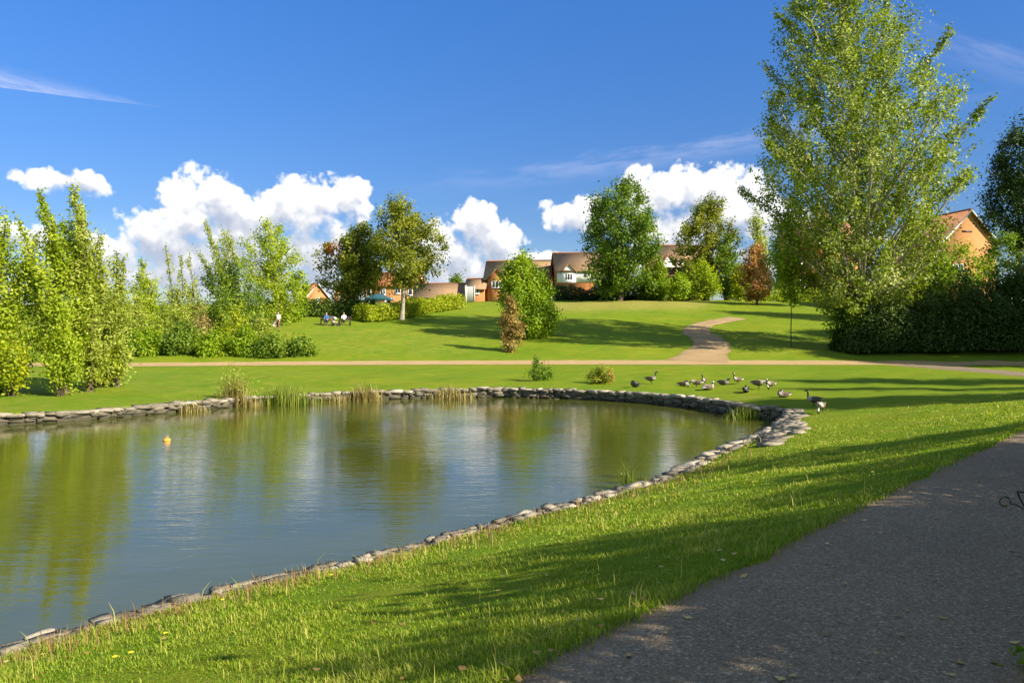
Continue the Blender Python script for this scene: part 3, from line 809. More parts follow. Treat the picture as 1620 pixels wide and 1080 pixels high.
for i, (bx, hw, by, ty, d, lm, lab) in enumerate([(1040, 22, 468, 424, 109, L_FRESH, 'light bush at the foot of the oval tree'), (1075, 19, 468, 436, 106, L_FRESH, 'small round bright green bush beyond the winding path'), (1112, 30, 462, 418, 112, L_WILLOW, 'pale yellowish bush below the olive tree'),
        (1150, 28, 464, 372, 118, L_MID, 'tall bush filling the gap left of the rusty tree'), (1022, 14, 470, 440, 110, L_MID, 'dark low bush under the oval tree, by the parked car'), (1090, 22, 462, 412, 116, L_OLIVE, 'olive bush half hidden behind the round bright one'), (1172, 18, 466, 420, 114, L_YELLOW, 'narrow yellow-green bush just left of the rusty tree')]):
    shrub(lab, d, bx, [(by, hw * .8, bx), ((by * 2 + ty) / 3, hw, bx), ((by + 2 * ty) / 3, hw * .85, bx), (ty, hw * .25, bx)], lm, seed=80 + i, clumps=60, leaves=100, leaf=.32, cs=.8, tr=.06, group=MG)
tree('young_tree', 'small rusty-leaved autumn tree left of the sapling', 'tree', 102, 1196, [(472, 16, 1198), (455, 30, 1198), (425, 33, 1195), (402, 24, 1193), (384, 9, 1193)], clumps=90, leaves=80, leaf=.28, slope=1.2, cs=.6, stretch=1.4, tr=.14, leafm=L_RUST, seed=90)
tree('sapling', 'slender sapling with a bare dark stem on the slope', 'tree', None, 1252, [(480, 12, 1252), (462, 28, 1251), (430, 44, 1248), (395, 44, 1246), (360, 36, 1246), (335, 18, 1246), (318, 6, 1246)], base_py=548, clumps=110, leaves=70, leaf=.21, slope=1.2, cs=.5, stretch=1.4, tr=.055, fb=465, leafm=L_FRESH, bark=BARK, seed=91, hollow=.6, lobes=.35)
tree('young_tree', 'thin upright tree seen in the gap below the cloud', 'tree', 118, 1197, [(430, 20, 1200), (385, 20, 1200), (350, 14, 1198), (328, 5, 1196)], clumps=50, leaves=60, leaf=.32, slope=1.8, cs=.8, stretch=1.6, tr=.15, leafm=L_GREYWIL, seed=92, hollow=.7)
tree('cherry_tree', 'purplish-brown leaved tree half hidden by the sapling', 'tree', 98, 1308, [(440, 30, 1306), (405, 44, 1306), (370, 40, 1304), (345, 24, 1302), (332, 8, 1302)], clumps=100, leaves=80, leaf=.30, slope=.9, cs=.7, stretch=1.3, tr=.2, leafm=L_RUST, seed=93, hollow=.55)
hedge('far_hedge', 'pale green hedge closing the far lawn between the rusty tree and the giant poplar', HL([(1150, 121), (1230, 122), (1330, 122)], 1.3, 2.6), L_WILLOW, 9000, .32, 105, bumps=.35)
# --- the great poplar
tree('poplar_tree', 'giant airy poplar towering over the right side', 'tree', 66, 1362,
     [(495, 46, 1365), (475, 84, 1362), (445, 116, 1362), (400, 132, 1362), (350, 146, 1358), (300, 166, 1352), (255, 174, 1352), (200, 162, 1358), (150, 140, 1350), (90, 114, 1340), (30, 102, 1330), (-30, 80, 1325), (-90, 46, 1322), (-130, 12, 1322)],
     clumps=860, leaves=92, leaf=.26, slope=1.25, cs=.64, stretch=1.9, tr=.42, fb=480, leafm=L_POPLAR, bark=PALE_BARK, seed=94, hollow=.62, lobes=.07, tint_sd=.18, flat=.3,
     spires=[(1260, 300, 1175, 242, 16, 14), (1270, 260, 1205, 190, 14, 12), (1250, 340, 1185, 285, 14, 10), (1300, 100, 1232, 20, 16, 14), (1450, 260, 1518, 180, 16, 14), (1470, 330, 1540, 268, 14, 12), (1420, 150, 1460, 78, 16, 14), (1400, 60, 1440, -30, 18, 14), (1260, 150, 1218, 95, 12, 10)])
# --- hedge mass and trees at the right edge
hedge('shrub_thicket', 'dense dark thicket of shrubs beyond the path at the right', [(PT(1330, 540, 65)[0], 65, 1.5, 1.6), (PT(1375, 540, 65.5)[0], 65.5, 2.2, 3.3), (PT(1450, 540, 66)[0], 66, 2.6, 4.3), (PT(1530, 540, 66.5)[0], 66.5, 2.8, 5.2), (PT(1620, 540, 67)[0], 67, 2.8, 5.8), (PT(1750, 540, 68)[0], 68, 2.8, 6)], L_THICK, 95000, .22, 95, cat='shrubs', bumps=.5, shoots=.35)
shrub('spreading shrub at the left end of the dark thicket, under the poplar', 66, 1345, [(535, 24, 1345), (505, 38, 1345), (480, 36, 1350), (455, 16, 1355)], L_MID, seed=96, clumps=80, leaves=80, leaf=.22, cs=.6, hollow=.6)
RG = 'sunlit shrubs rising behind the dark thicket'
shrub('sunlit bright shrub behind the thicket, below the brick gable', 69.5, 1505, [(540, 50, 1505), (470, 60, 1505), (435, 60, 1508), (410, 50, 1512), (390, 26, 1516)], L_FRESH, seed=97, clumps=110, leaves=100, leaf=.24, cs=.7, group=RG)
shrub('darker rounded shrub behind the thicket at the right edge of the photo', 69.5, 1590, [(545, 60, 1595), (470, 66, 1595), (430, 62, 1592), (395, 50, 1592), (368, 18, 1598)], L_MID, seed=98, clumps=110, leaves=100, leaf=.24, cs=.7, group=RG)
shrub('olive shrub behind the thicket, under the poplar crown', 72, 1425, [(530, 40, 1425), (480, 46, 1425), (450, 50, 1428), (425, 30, 1430)], L_OLIVE, seed=99, clumps=80, leaves=100, leaf=.24, cs=.7, group=RG)
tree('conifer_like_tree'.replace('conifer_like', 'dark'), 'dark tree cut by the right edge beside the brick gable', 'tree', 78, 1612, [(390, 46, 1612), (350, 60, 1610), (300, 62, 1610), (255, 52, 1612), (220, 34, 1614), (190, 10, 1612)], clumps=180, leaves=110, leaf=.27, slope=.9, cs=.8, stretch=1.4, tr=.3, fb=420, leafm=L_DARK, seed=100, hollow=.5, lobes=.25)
tree('distant_tree', 'small distant round tree on the skyline left of the brown-roofed house', 'tree', 190, 724, [(470, 16, 724), (452, 17, 724), (440, 12, 724), (433, 4, 724)], clumps=50, leaves=60, leaf=.5, slope=.8, cs=1.2, tr=.3, leafm=L_MID, seed=101)

# trees that stand beside the near path, outside the picture, and shade it
SHG = 'trees along the right side of the near path'
for i, (x, y, H, rr, lab) in enumerate([(20.1, 7.4, 11.0, 2.0, 'leafy shade tree on the right of the path bend'), (13.3, .8, 9.0, 1.15, 'leafy shade tree on the right of the path beside the viewer'), (8.3, -.4, 6.0, 1.3, 'leafy shade tree behind the viewer by the path'),
        (30.3, 19.3, 14, 2.8, 'leafy shade tree further right along the path'), (32.8, 24.8, 14, 1.1, 'slim shade tree further along the path'), (38.7, 28.5, 17, 3.2, 'broad leafy tree inside the far path curve'),
        (4.9, 4.0, 2.6, 1.1, 'leafy bush at the right edge of the path nearest the viewer'), (7.5, 6.4, 3.0, 1.2, 'second leafy bush along the right edge of the path'), (10.4, 9.2, 3.2, 1.4, 'third leafy bush along the right edge of the path'), (13.4, 12.2, 3.4, 1.4, 'fourth leafy bush along the right edge of the path'), (6.4, 1.0, 3.6, 1.3, 'leafy bush just right of the viewer'), (12.0, 7.0, 5.0, 1.5, 'young leafy tree behind the path-side bushes'),
        (5.2, 1.2, 4.0, 1.3, 'rounded leafy bush beside the viewer'), (6.9, 2.5, 4.6, 1.3, 'taller leafy bush behind the bushes nearest the viewer'), (5.7, 2.7, 3.4, 1.2, 'dense leafy bush between the two bushes nearest the viewer'), (8.6, 3.9, 4.2, 1.5, 'tall leafy bush behind the path-side bushes'), (9.8, 6.2, 4.4, 1.5, 'tall leafy bush behind the second path-side bush'), (52, 59, 15, 4.0, 'broad shade tree by the far path beyond the right edge'), (53.5, 66, 14, 4.0, 'broad tree beyond the right end of the thicket'), (54, 53, 20, 4.2, 'tall broad tree by the far path beyond the right edge'), (53, 47.5, 21, 3.6, 'tall shade tree at the far curve of the path'), (61, 57, 20, 4.5, 'tallest broad tree behind the right end of the thicket')]):
    z0 = on_ground(x, y)[2]; k = y if y > 1 else 1
    tree('shade_tree', lab, 'tree', y, 0, [(0, 1, 0)], seed=120 + i, group=SHG, shade=(x, y, H, rr)) if False else None
    def py_of(z, D): return 520.0  # unused for trees outside the picture
    SH = (x, y, z0, H, rr)
    r_ = np.random.default_rng(120 + i)
    b = MB(); bt = MB()
    zt = z0 - .2 + np.linspace(0, 1, 8) * (H * .9)
    ax = np.column_stack([x + np.cumsum(r_.normal(0, .06, 8)), y + np.cumsum(r_.normal(0, .06, 8)), zt]); bt.tube(ax, .24 * H / 12 * (1 - .85 * np.linspace(0, 1, 8)), 8)
    nC = int((24 if i < 3 else 36) * rr * H / 4); cc = []
    for j in range(nC):
        t_ = r_.uniform(.10, 1); prof_ = rr * (math.sin(math.pi * min(1, (t_ * .88 + .12)) ** 1.1) ** .6 + .12)
        th = r_.uniform(0, 6.28); rho = prof_ * r_.uniform() ** .5
        e = np.array([x + rho * math.cos(th), y + rho * math.sin(th), z0 + t_ * H])
        zs = max(z0 + H * .12, e[2] - .8 * rho)
        s0 = np.array([np.interp(zs, zt, ax[:, q]) for q in range(3)])
        bt.tube(limb(s0, e, .2), [.05, .03, .02, .015, .01], 4, cap=False); cc.append(e)
    small = H < 4.5
    cc = np.array(cc); ix = np.repeat(np.arange(nC), 260 if small else 75); g = r_.normal(0, .26 if small else .42, (len(ix), 3))
    leaf_cards(b, r_, cc[ix] + g, unit(g), np.full(len(ix), .085 if small else .24), .5 + r_.normal(0, .2, len(ix)))
    o = thing('shade_tree', lab, 'tree', (x, y, z0), 0, SHG)
    bt.build('trunk', BARK, o, (x, y, z0), True); b.build('crown', L_MID, o, (x, y, z0))

# ------------------------------------------------------------------ grass, reeds and weeds
def blades(b, r, base, h, w, lean, tint, mat=0, curl=.6):
    """curved tapering blades; base (N,3)"""
    n = len(base); th = r.uniform(0, 2 * math.pi, n)
    d = np.column_stack([np.cos(th), np.sin(th), np.zeros(n)]); s = np.column_stack([-np.sin(th), np.cos(th), np.zeros(n)])
    ln = (lean * r.uniform(.2, 1.2, n) * h)[:, None]
    hz = np.zeros((n, 3)); hz[:, 2] = h
    m = base + d * ln * .3 + hz * .55; e = base + d * ln + hz * (1 - .25 * lean)
    sw = s * (w * .5)[:, None] if not np.isscalar(w) else s * w * .5
    v = np.stack([base - sw, base + sw, m - sw * .8, m + sw * .8, e], 1).reshape(-1, 3)
    k = np.arange(n)[:, None] * 5
    b.add(v, [k + np.array([[0, 1, 3, 2]])], mat, np.repeat(tint, 5))
    b.F.append((np.hstack([k + 2, k + 3, k + 4]) + b.n - len(v), np.full(n, mat)))
L_GRASS = leafmat('grass_blade', (.055, .16, .008), (.21, .29, .010), (.46, .42, .10), .42)
def build_grass():
    r = np.random.default_rng(3)
    N = 420000
    D = 3.0 + (30 - 3.0) * r.uniform(size=N) ** 1.9
    u = r.uniform(-.78, .78, N)
    P = np.column_stack([u * D, D])
    side = 45000; P[:side] = np.column_stack([r.uniform(.4, 7.5, side), r.uniform(-.5, 7.5, side)]); D[:side] = np.maximum(3, np.hypot(P[:side, 0], P[:side, 1]))
    dq = sd_pond(P); d, i, t = seg_dist(P, LOOP[:-1, :2], LOOP[1:, :2])
    hw = LOOP[i, 3] * (1 - t) + LOOP[i + 1, 3] * t
    edge = d - hw
    k = (dq > .40 + r.normal(0, .06, N)) & (edge > -.06 + r.normal(0, .04, N))
    P, dq, edge, D = P[k], dq[k], edge[k], D[k]; n = len(P)
    z = height(P) - .01
    patch = np.sin(P[:, 0] * 1.3 + 2 * np.sin(P[:, 1] * .8)) * np.sin(P[:, 1] * 1.1 + P[:, 0] * .4)
    clump = np.sin(P[:, 0] * 4.1 + 3 * np.sin(P[:, 1] * 2.3)) * np.sin(P[:, 1] * 3.7 + P[:, 0] * 1.4)
    near = smooth(14, 7, D)
    rough = smooth(2.6, .5, dq) * smooth(26, 10, D)
    h = r.uniform(.022, .060, n) * (1 + .35 * patch + .35 * clump) * (1 + .8 * rough * r.uniform(0, 1, n)) + .05 * smooth(.35, .0, edge) * r.uniform(0, 1, n)
    tall = r.uniform(size=n) < .007 * (1 + 2 * rough)
    h = np.where(tall, h * r.uniform(1.8, 3.6, n), h)
    h *= smooth(32, 16, D) * .6 + .4
    w = np.maximum(.006, D * .00115) * r.uniform(.7, 1.3, n)
    tint = .45 + .12 * patch + .14 * clump + r.normal(0, .17, n) + np.where(tall, .35, 0) + .16 * rough * r.uniform(-.3, 1, n)
    b = MB()
    blades(b, r, np.column_stack([P, z]), h, w, .8, np.clip(tint, 0, 1))
    # a thatch of dead, reddish stems by the near edging
    m = int(n * .007); q = r.choice(n, m, p=rough / rough.sum())
    blades(b, r, np.column_stack([P[q] + r.normal(0, .02, (m, 2)), z[q]]), r.uniform(.08, .26, m), np.maximum(.004, D[q] * .0009), .5, r.uniform(.2, .8, m), 1)
    o = b.build('grass', [L_GRASS, leafmat('dead_stem', (.14, .07, .03), (.26, .15, .06), (.36, .26, .12), .3)])
    tag(o, kind='stuff')
build_grass()

def build_litter():
    r = np.random.default_rng(8); N = 1500
    D = 3.5 + 50 * r.uniform(size=N) ** 1.6; P = np.column_stack([r.uniform(-.75, .75, N) * D, D])
    dq = sd_pond(P); d, i, t = seg_dist(P, LOOP[:-1, :2], LOOP[1:, :2]); e = d - (LOOP[i, 3] * (1 - t) + LOOP[i + 1, 3] * t)
    k = (dq > .5) & (r.uniform(size=N) < .25 + .75 * np.exp(-np.abs(e) / .5)); P = P[k]
    c = np.column_stack([P, height(P) + .045]); b = MB()
    leaf_cards(b, r, c, np.tile([0, 0, 1.6], (len(c), 1)), np.full(len(c), .055), r.uniform(0, 1, len(c)), 0, 1.5)
    o = b.build('fallen_leaves', leafmat('fallen_leaf', (.20, .11, .03), (.36, .24, .06), (.5, .42, .16), .2)); tag(o, kind='stuff')
build_litter()

def clump_plant(name, label, cat, base, n, h, spread, w, lm, seed, lean=.35, group=None, heads=None, depth=.5):
    r = np.random.default_rng(seed); b = MB()
    xy = np.column_stack([base[0] + r.normal(0, spread, n), base[1] + r.normal(0, spread * depth, n)])
    z = np.maximum(height(xy), -.1) if base[2] is None else np.full(n, base[2])
    fall = np.exp(-((xy[:, 0] - base[0]) / (spread * 1.7)) ** 2)
    hh = h * r.uniform(.45, 1.05, n) * (.45 + .55 * fall)
    blades(b, r, np.column_stack([xy, z]), hh, np.full(n, w) * r.uniform(.7, 1.3, n), lean, np.clip(r.normal(.5, .25, n), 0, 1))
    root = np.array([base[0], base[1], z.mean()])
    if heads is None:
        o = b.build(name, lm, None, root); tag(o, label, cat, group); return o
    t = thing(name, label, cat, root, 0, group)
    b.build('stems', lm, t, root)
    hb = MB(); m = heads[0]; q = r.choice(n, m)
    c = np.column_stack([xy[q] + r.normal(0, .12 * h, (m, 2)), z[q] + hh[q] * r.uniform(.55, 1.0, m)])
    leaf_cards(hb, r, c, unit(r.normal(0, 1, (m, 3))), np.full(m, heads[1]), np.clip(r.normal(.5, .25, m), 0, 1))
    hb.build('seed_heads' if heads[2] is L_STRAW else 'leaves', heads[2], t, root)
    return t
def wpt(px, py, z=0.0):
    p = W(px, py, z); return (p[0], p[1], z - .05)
RGp = 'tufts growing on the far stone edging'
clump_plant('weed_clump', 'tall grey-green weed with feathery top on the far bank', 'plant', wpt(372, 641, .05), 150, 2.0, .36, .03, L_STRAW, 200, .3, heads=(420, .11, L_GREYWIL))
clump_plant('grass_tuft', 'straw-coloured low tuft left of the tall feathery weed', 'plant', wpt(297, 649, .05), 130, .55, .38, .03, L_STRAW, 201, .6, RGp)
clump_plant('grass_tuft', 'dry tuft at the right foot of the tall feathery weed', 'plant', wpt(398, 641, .05), 100, .5, .3, .03, L_STRAW, 202, .6, RGp)
clump_plant('reed_bed', 'wide clump of green reeds standing against the far edging', 'reeds', wpt(452, 638, .05), 420, 1.15, .72, .035, L_REED, 203, .25)
clump_plant('grass_tuft', 'tall golden tuft between the reeds and the small wall stretch', 'plant', wpt(578, 632, .05), 190, 1.15, .42, .03, L_STRAW, 204, .45, RGp)
clump_plant('grass_tuft', 'low ragged tuft beside the tall golden one', 'plant', wpt(535, 634, .05), 90, .6, .4, .03, L_STRAW, 208, .6, RGp)
clump_plant('grass_tuft', 'broad golden tuft at the left end of the long stone wall', 'plant', wpt(712, 629.5, .05), 220, .95, .55, .03, L_STRAW, 205, .5, RGp)
clump_plant('reed_clump', 'small clump of reeds at the near right edging', 'reeds', wpt(995, 772, .05), 36, .82, .11, .022, L_REED, 206, .35)
clump_plant('grass_tuft', 'olive tuft filling the notch in the edging by the geese', 'plant', wpt(1186, 660, .05), 200, .7, .42, .03, L_REED, 207, .6, RGp)
def ground_weed(label, px, py, hw, h, lm, seed, n=40):
    g = G(px, py); k = g[1] / F
    return shrub(label, g[1], px, [(py - 1, hw * .8, px), (py - h * .5, hw, px), (py - h, hw * .4, px)], lm, seed=seed, clumps=n, leaves=45, leaf=.10, cs=.2, tr=.01, stems=5, name='weed_clump', cat='plant', stretch=1.8)
ground_weed('bushy green weed clump on the far lawn edge above the wall', 853, 602, 26, 33, L_MID, 210, 46)
ground_weed('weed clump with a rusty side, right of the bushy green one', 948, 607, 22, 25, L_OLIVE, 211, 40)
ground_weed('rusty dock leaves at the right of the rusty-sided weed clump', 962, 606, 9, 22, L_RUST, 212, 16)
# plants at the viewer's feet, by the right edge of the path
def arching_stem():
    tip = PT(1580, 792, 3.0); root = on_ground(2.75, 2.5)
    b = MB(); pts = [root + (0, 0, -.05), root + (.0, .15, .45), PT(1650, 800, 2.75), PT(1622, 806, 2.95), PT(1606, 797, 3.0), PT(1599, 797, 3.0)]
    L = catmull(np.array(pts), .04); b.tube(L, np.linspace(.006, .0022, len(L)), 5)
    t = thing('bramble_stem', 'thin arching stem with a curled shoot over the path', 'plant', root)
    b.build('stem', DARK_BARK, t, root, True)
    lb = MB(); r = np.random.default_rng(4)
    ring = [PT(1590 + 8.5 * math.cos(a), 793 - 7.5 * math.sin(a), 3.0 + .01 * math.sin(a * 2)) for a in np.linspace(-.5, 5.2, 22)]
    lb.tube(np.array(ring), np.linspace(.0024, .0016, 22), 5)
    c = np.array(ring)[::2]; leaf_cards(lb, r, c, unit(r.normal(0, 1, c.shape)), np.full(len(c), .013), np.full(len(c), .4))
    c = L[::6]; leaf_cards(lb, r, c + r.normal(0, .006, c.shape), unit(r.normal(0, 1, c.shape)), np.full(len(c), .03), np.full(len(c), .4))
    lb.build('shoot', L_DARK, t, root)
arching_stem()
clump_plant('weed_clump', 'dark leafy weed at the bottom right corner by the path', 'plant', (2.66, 3.80, None), 60, .16, .09, .016, L_MID, 220, 1.0, heads=(60, .05, L_MID), depth=1.0)
# yellow flowers in the near grass
def flower(x, y, seed, label):
    r = np.random.default_rng(seed); root = on_ground(x, y); t = thing('flower', label, 'flower', root, 0, 'yellow flowers in the near grass')
    b = MB(); h = r.uniform(.10, .16); tip = root + (r.normal(0, .02), r.normal(0, .02), h); b.tube(limb(root, tip, 0, 4), .0025, 5); b.build('stem', L_MID, t, root)
    p = MB(); n = 9
    for k in range(n):
        a = k * 2 * math.pi / n; d = np.array([math.cos(a), math.sin(a), .25]); s = np.array([-math.sin(a), math.cos(a), 0])
        p.add([tip, tip + d * .013 - s * .006, tip + d * .024, tip + d * .013 + s * .006], np.array([[0, 1, 2, 3]]))
    p.build('petals', YEL, t, root)
YEL = plain('yellow_petal', (.75, .55, .02), .6, .2, .1)
for i, (px, py, lab) in enumerate([(264, 1018, 'yellow flower nearest the left pond edging'), (195, 1060, 'yellow flower in the lower left grass, left one of a pair'), (182, 1066, 'yellow flower in the lower left grass, lowest of all'), (520, 925, 'yellow flower by the dark clump near the edging'), (350, 972, 'yellow flower among tall grass left of centre'), (740, 838, 'single yellow flower standing out against the water')]):
    g = G(px, py); flower(g[0], g[1], 230 + i, lab)

# ------------------------------------------------------------------ houses beyond the lawn
def brick(name, a, b, mortar):
    m, t, out = material(name)
    co = t.coord('Generated') if False else t.coord()
    br = t.n('ShaderNodeTexBrick'); br.inputs['Scale'].default_value = 1; br.inputs['Brick Width'].default_value = .23; br.inputs['Row Height'].default_value = .075
    br.inputs['Mortar Size'].default_value = .009; br.inputs['Color1'].default_value = c4(a); br.inputs['Color2'].default_value = c4(b); br.inputs['Mortar'].default_value = c4(mortar)
    sp = t.n('ShaderNodeSeparateXYZ'); t.L.new(co, sp.inputs[0]); cb = t.n('ShaderNodeCombineXYZ')
    t.L.new(t.m('ADD', sp.outputs[0], sp.outputs[1]), cb.inputs[0]); t.L.new(sp.outputs[2], cb.inputs[1]); t.L.new(cb.outputs[0], br.inputs['Vector'])
    nz = t.noise(co, .8, 5, .6)
    c = t.mix(t.mr(nz, .4, .75, 0, .35), br.outputs[0], c4(tuple(x * .6 for x in a)))
    principled(t, out, c, .9, .15)
    return m
def tiles(name, a, b):
    m, t, out = material(name)
    co = t.coord(); mp = t.n('ShaderNodeMapping'); mp.inputs['Scale'].default_value = (1, 1, 1); t.L.new(co, mp.inputs[0])
    wv = t.n('ShaderNodeTexWave', bands_direction='Z'); wv.inputs['Scale'].default_value = 1.6; t.L.new(mp.outputs[0], wv.inputs[0])
    n1 = t.noise(co, .7, 5, .65); n2 = t.noise(co, 6, 3, .6)
    c = t.ramp(n1, [(.3, a), (.7, b)])
    c = t.mix(t.mr(n2, .5, .75, 0, .5), c, c4(tuple(x * .55 for x in a)))
    c = t.mix(t.mr(wv.outputs[1], .6, 1, 0, .35), c, c4(tuple(x * .4 for x in a)))
    principled(t, out, c, .85, .2, t.bump(wv.outputs[1], .5, .04))
    return m
BRICK_O = brick('orange_brick', (.46, .165, .048), (.40, .13, .038), (.36, .22, .12))
BRICK_P = brick('pale_orange_brick', (.52, .23, .085), (.46, .19, .065), (.4, .27, .15))
BRICK_R = brick('red_brick', (.36, .11, .05), (.30, .085, .04), (.33, .22, .15))
RENDER_W = plain('white_render', (.78, .76, .72), .85, .2, .06, 1.5)
ROOF_B = tiles('brown_roof_tile', (.26, .165, .09), (.34, .22, .125))
ROOF_R = tiles('red_brown_roof_tile', (.22, .10, .055), (.29, .145, .08))
ROOF_O = tiles('orange_roof_tile', (.42, .15, .055), (.48, .19, .075))
UPVC = plain('white_window_frame', (.8, .8, .78), .4, .4, .04)
GLASS = None
def glass_mat():
    m, t, out = material('window_glass')
    p = principled(t, out, (.03, .04, .05), .06, .6); return m
GLASS = glass_mat()
DOORM = plain('dark_door_paint', (.06, .03, .03), .5, .4, .2)
TRIM_D = plain('dark_bargeboard', (.07, .03, .025), .6, .3, .2)

def window(parent, x, z, w, h, y, face='front', mull=1, frame_m=None, name='window'):
    """a window on the local front (-y) or a gable side; y is the wall plane"""
    def tr(v):
        v = np.asarray(v, float)
        if face == 'front': return v
        sgn = 1 if face == 'right' else -1
        return np.column_stack([-sgn * v[:, 1], sgn * v[:, 0], v[:, 2]])
    fb, gb, sb = MB(), MB(), MB()
    def bx(b, lo, hi):
        q = MB(); q.box(lo, hi); b.add(tr(q.V[0]), q.F[0][0])
    t = .09
    bx(fb, (x - w / 2, y - .06, z), (x + w / 2, y + .02, z + t)); bx(fb, (x - w / 2, y - .06, z + h - t), (x + w / 2, y + .02, z + h))
    bx(fb, (x - w / 2, y - .06, z + t), (x - w / 2 + t, y + .02, z + h - t)); bx(fb, (x + w / 2 - t, y - .06, z + t), (x + w / 2, y + .02, z + h - t))
    for i in range(mull):
        mx = x - w / 2 + (i + 1) * w / (mull + 1); bx(fb, (mx - .04, y - .05, z + t), (mx + .04, y + .02, z + h - t))
    o = fb.build(name, frame_m or UPVC, parent)
    bx(gb, (x - w / 2 + t, y - .02, z + t), (x + w / 2 - t, y + .01, z + h - t)); gb.build('pane', GLASS, o)
    bx(sb, (x - w / 2 - .08, y - .14, z - .08), (x + w / 2 + .08, y + .02, z - .004)); sb.build('sill', UPVC, o)
    return o

def door(parent, x, w, h, y):
    b = MB(); b.box((x - w / 2, y - .05, 0), (x + w / 2, y + .02, h)); o = b.build('door', DOORM, parent)
    k = MB(); k.box((x + w * .32, y - .09, 1.0), (x + w * .38, y - .05, 1.12)); k.build('handle', UPVC, o)

def gable_block(b, x0, x1, y0, y1, z0, eave, ridge, ax='x'):
    if ax == 'x':   # ridge along x
        ym = (y0 + y1) / 2
        v = [(x0, y0, z0), (x1, y0, z0), (x1, y1, z0), (x0, y1, z0), (x0, y0, eave), (x1, y0, eave), (x1, y1, eave), (x0, y1, eave), (x0, ym, ridge), (x1, ym, ridge)]
        b.add(v, [np.array([(0, 1, 5, 4), (2, 3, 7, 6)]), np.array([(1, 2, 6, 9, 5), (3, 0, 4, 8, 7)])])
    else:
        xm = (x0 + x1) / 2
        v = [(x0, y0, z0), (x1, y0, z0), (x1, y1, z0), (x0, y1, z0), (x0, y0, eave), (x1, y0, eave), (x1, y1, eave), (x0, y1, eave), (xm, y0, ridge), (xm, y1, ridge)]
        b.add(v, [np.array([(1, 2, 6, 5), (3, 0, 4, 7)]), np.array([(0, 1, 5, 8, 4), (2, 3, 7, 9, 6)])])

def roof_slabs(b, x0, x1, y0, y1, eave, ridge, over=.35, th=.16, ax='x'):
    """two pitched slabs meeting at the ridge"""
    def slab(p):   # p: 4 top corners
        p = np.asarray(p, float); q = p.copy(); q[:, 2] -= th
        b.add(np.vstack([p, q]), np.array([(0, 1, 2, 3), (7, 6, 5, 4), (0, 4, 5, 1), (1, 5, 6, 2), (2, 6, 7, 3), (3, 7, 4, 0)]))
    if ax == 'x':
        ym = (y0 + y1) / 2; g = (ridge - eave) / (ym - y0); e = eave - over * g + th
        slab([(x0 - over, y0 - over, e), (x1 + over, y0 - over, e), (x1 + over, ym, ridge + th), (x0 - over, ym, ridge + th)])
        slab([(x1 + over, y1 + over, e), (x0 - over, y1 + over, e), (x0 - over, ym, ridge + th + .004), (x1 + over, ym, ridge + th + .004)])
    else:
        xm = (x0 + x1) / 2; g = (ridge - eave) / (xm - x0); e = eave - over * g + th
        slab([(x0 - over, y1, e), (x0 - over, y0 - over, e), (xm, y0 - over, ridge + th), (xm, y1, ridge + th)])
        slab([(x1 + over, y0 - over, e), (x1 + over, y1, e), (xm, y1, ridge + th + .004), (xm, y0 - over, ridge + th + .004)])

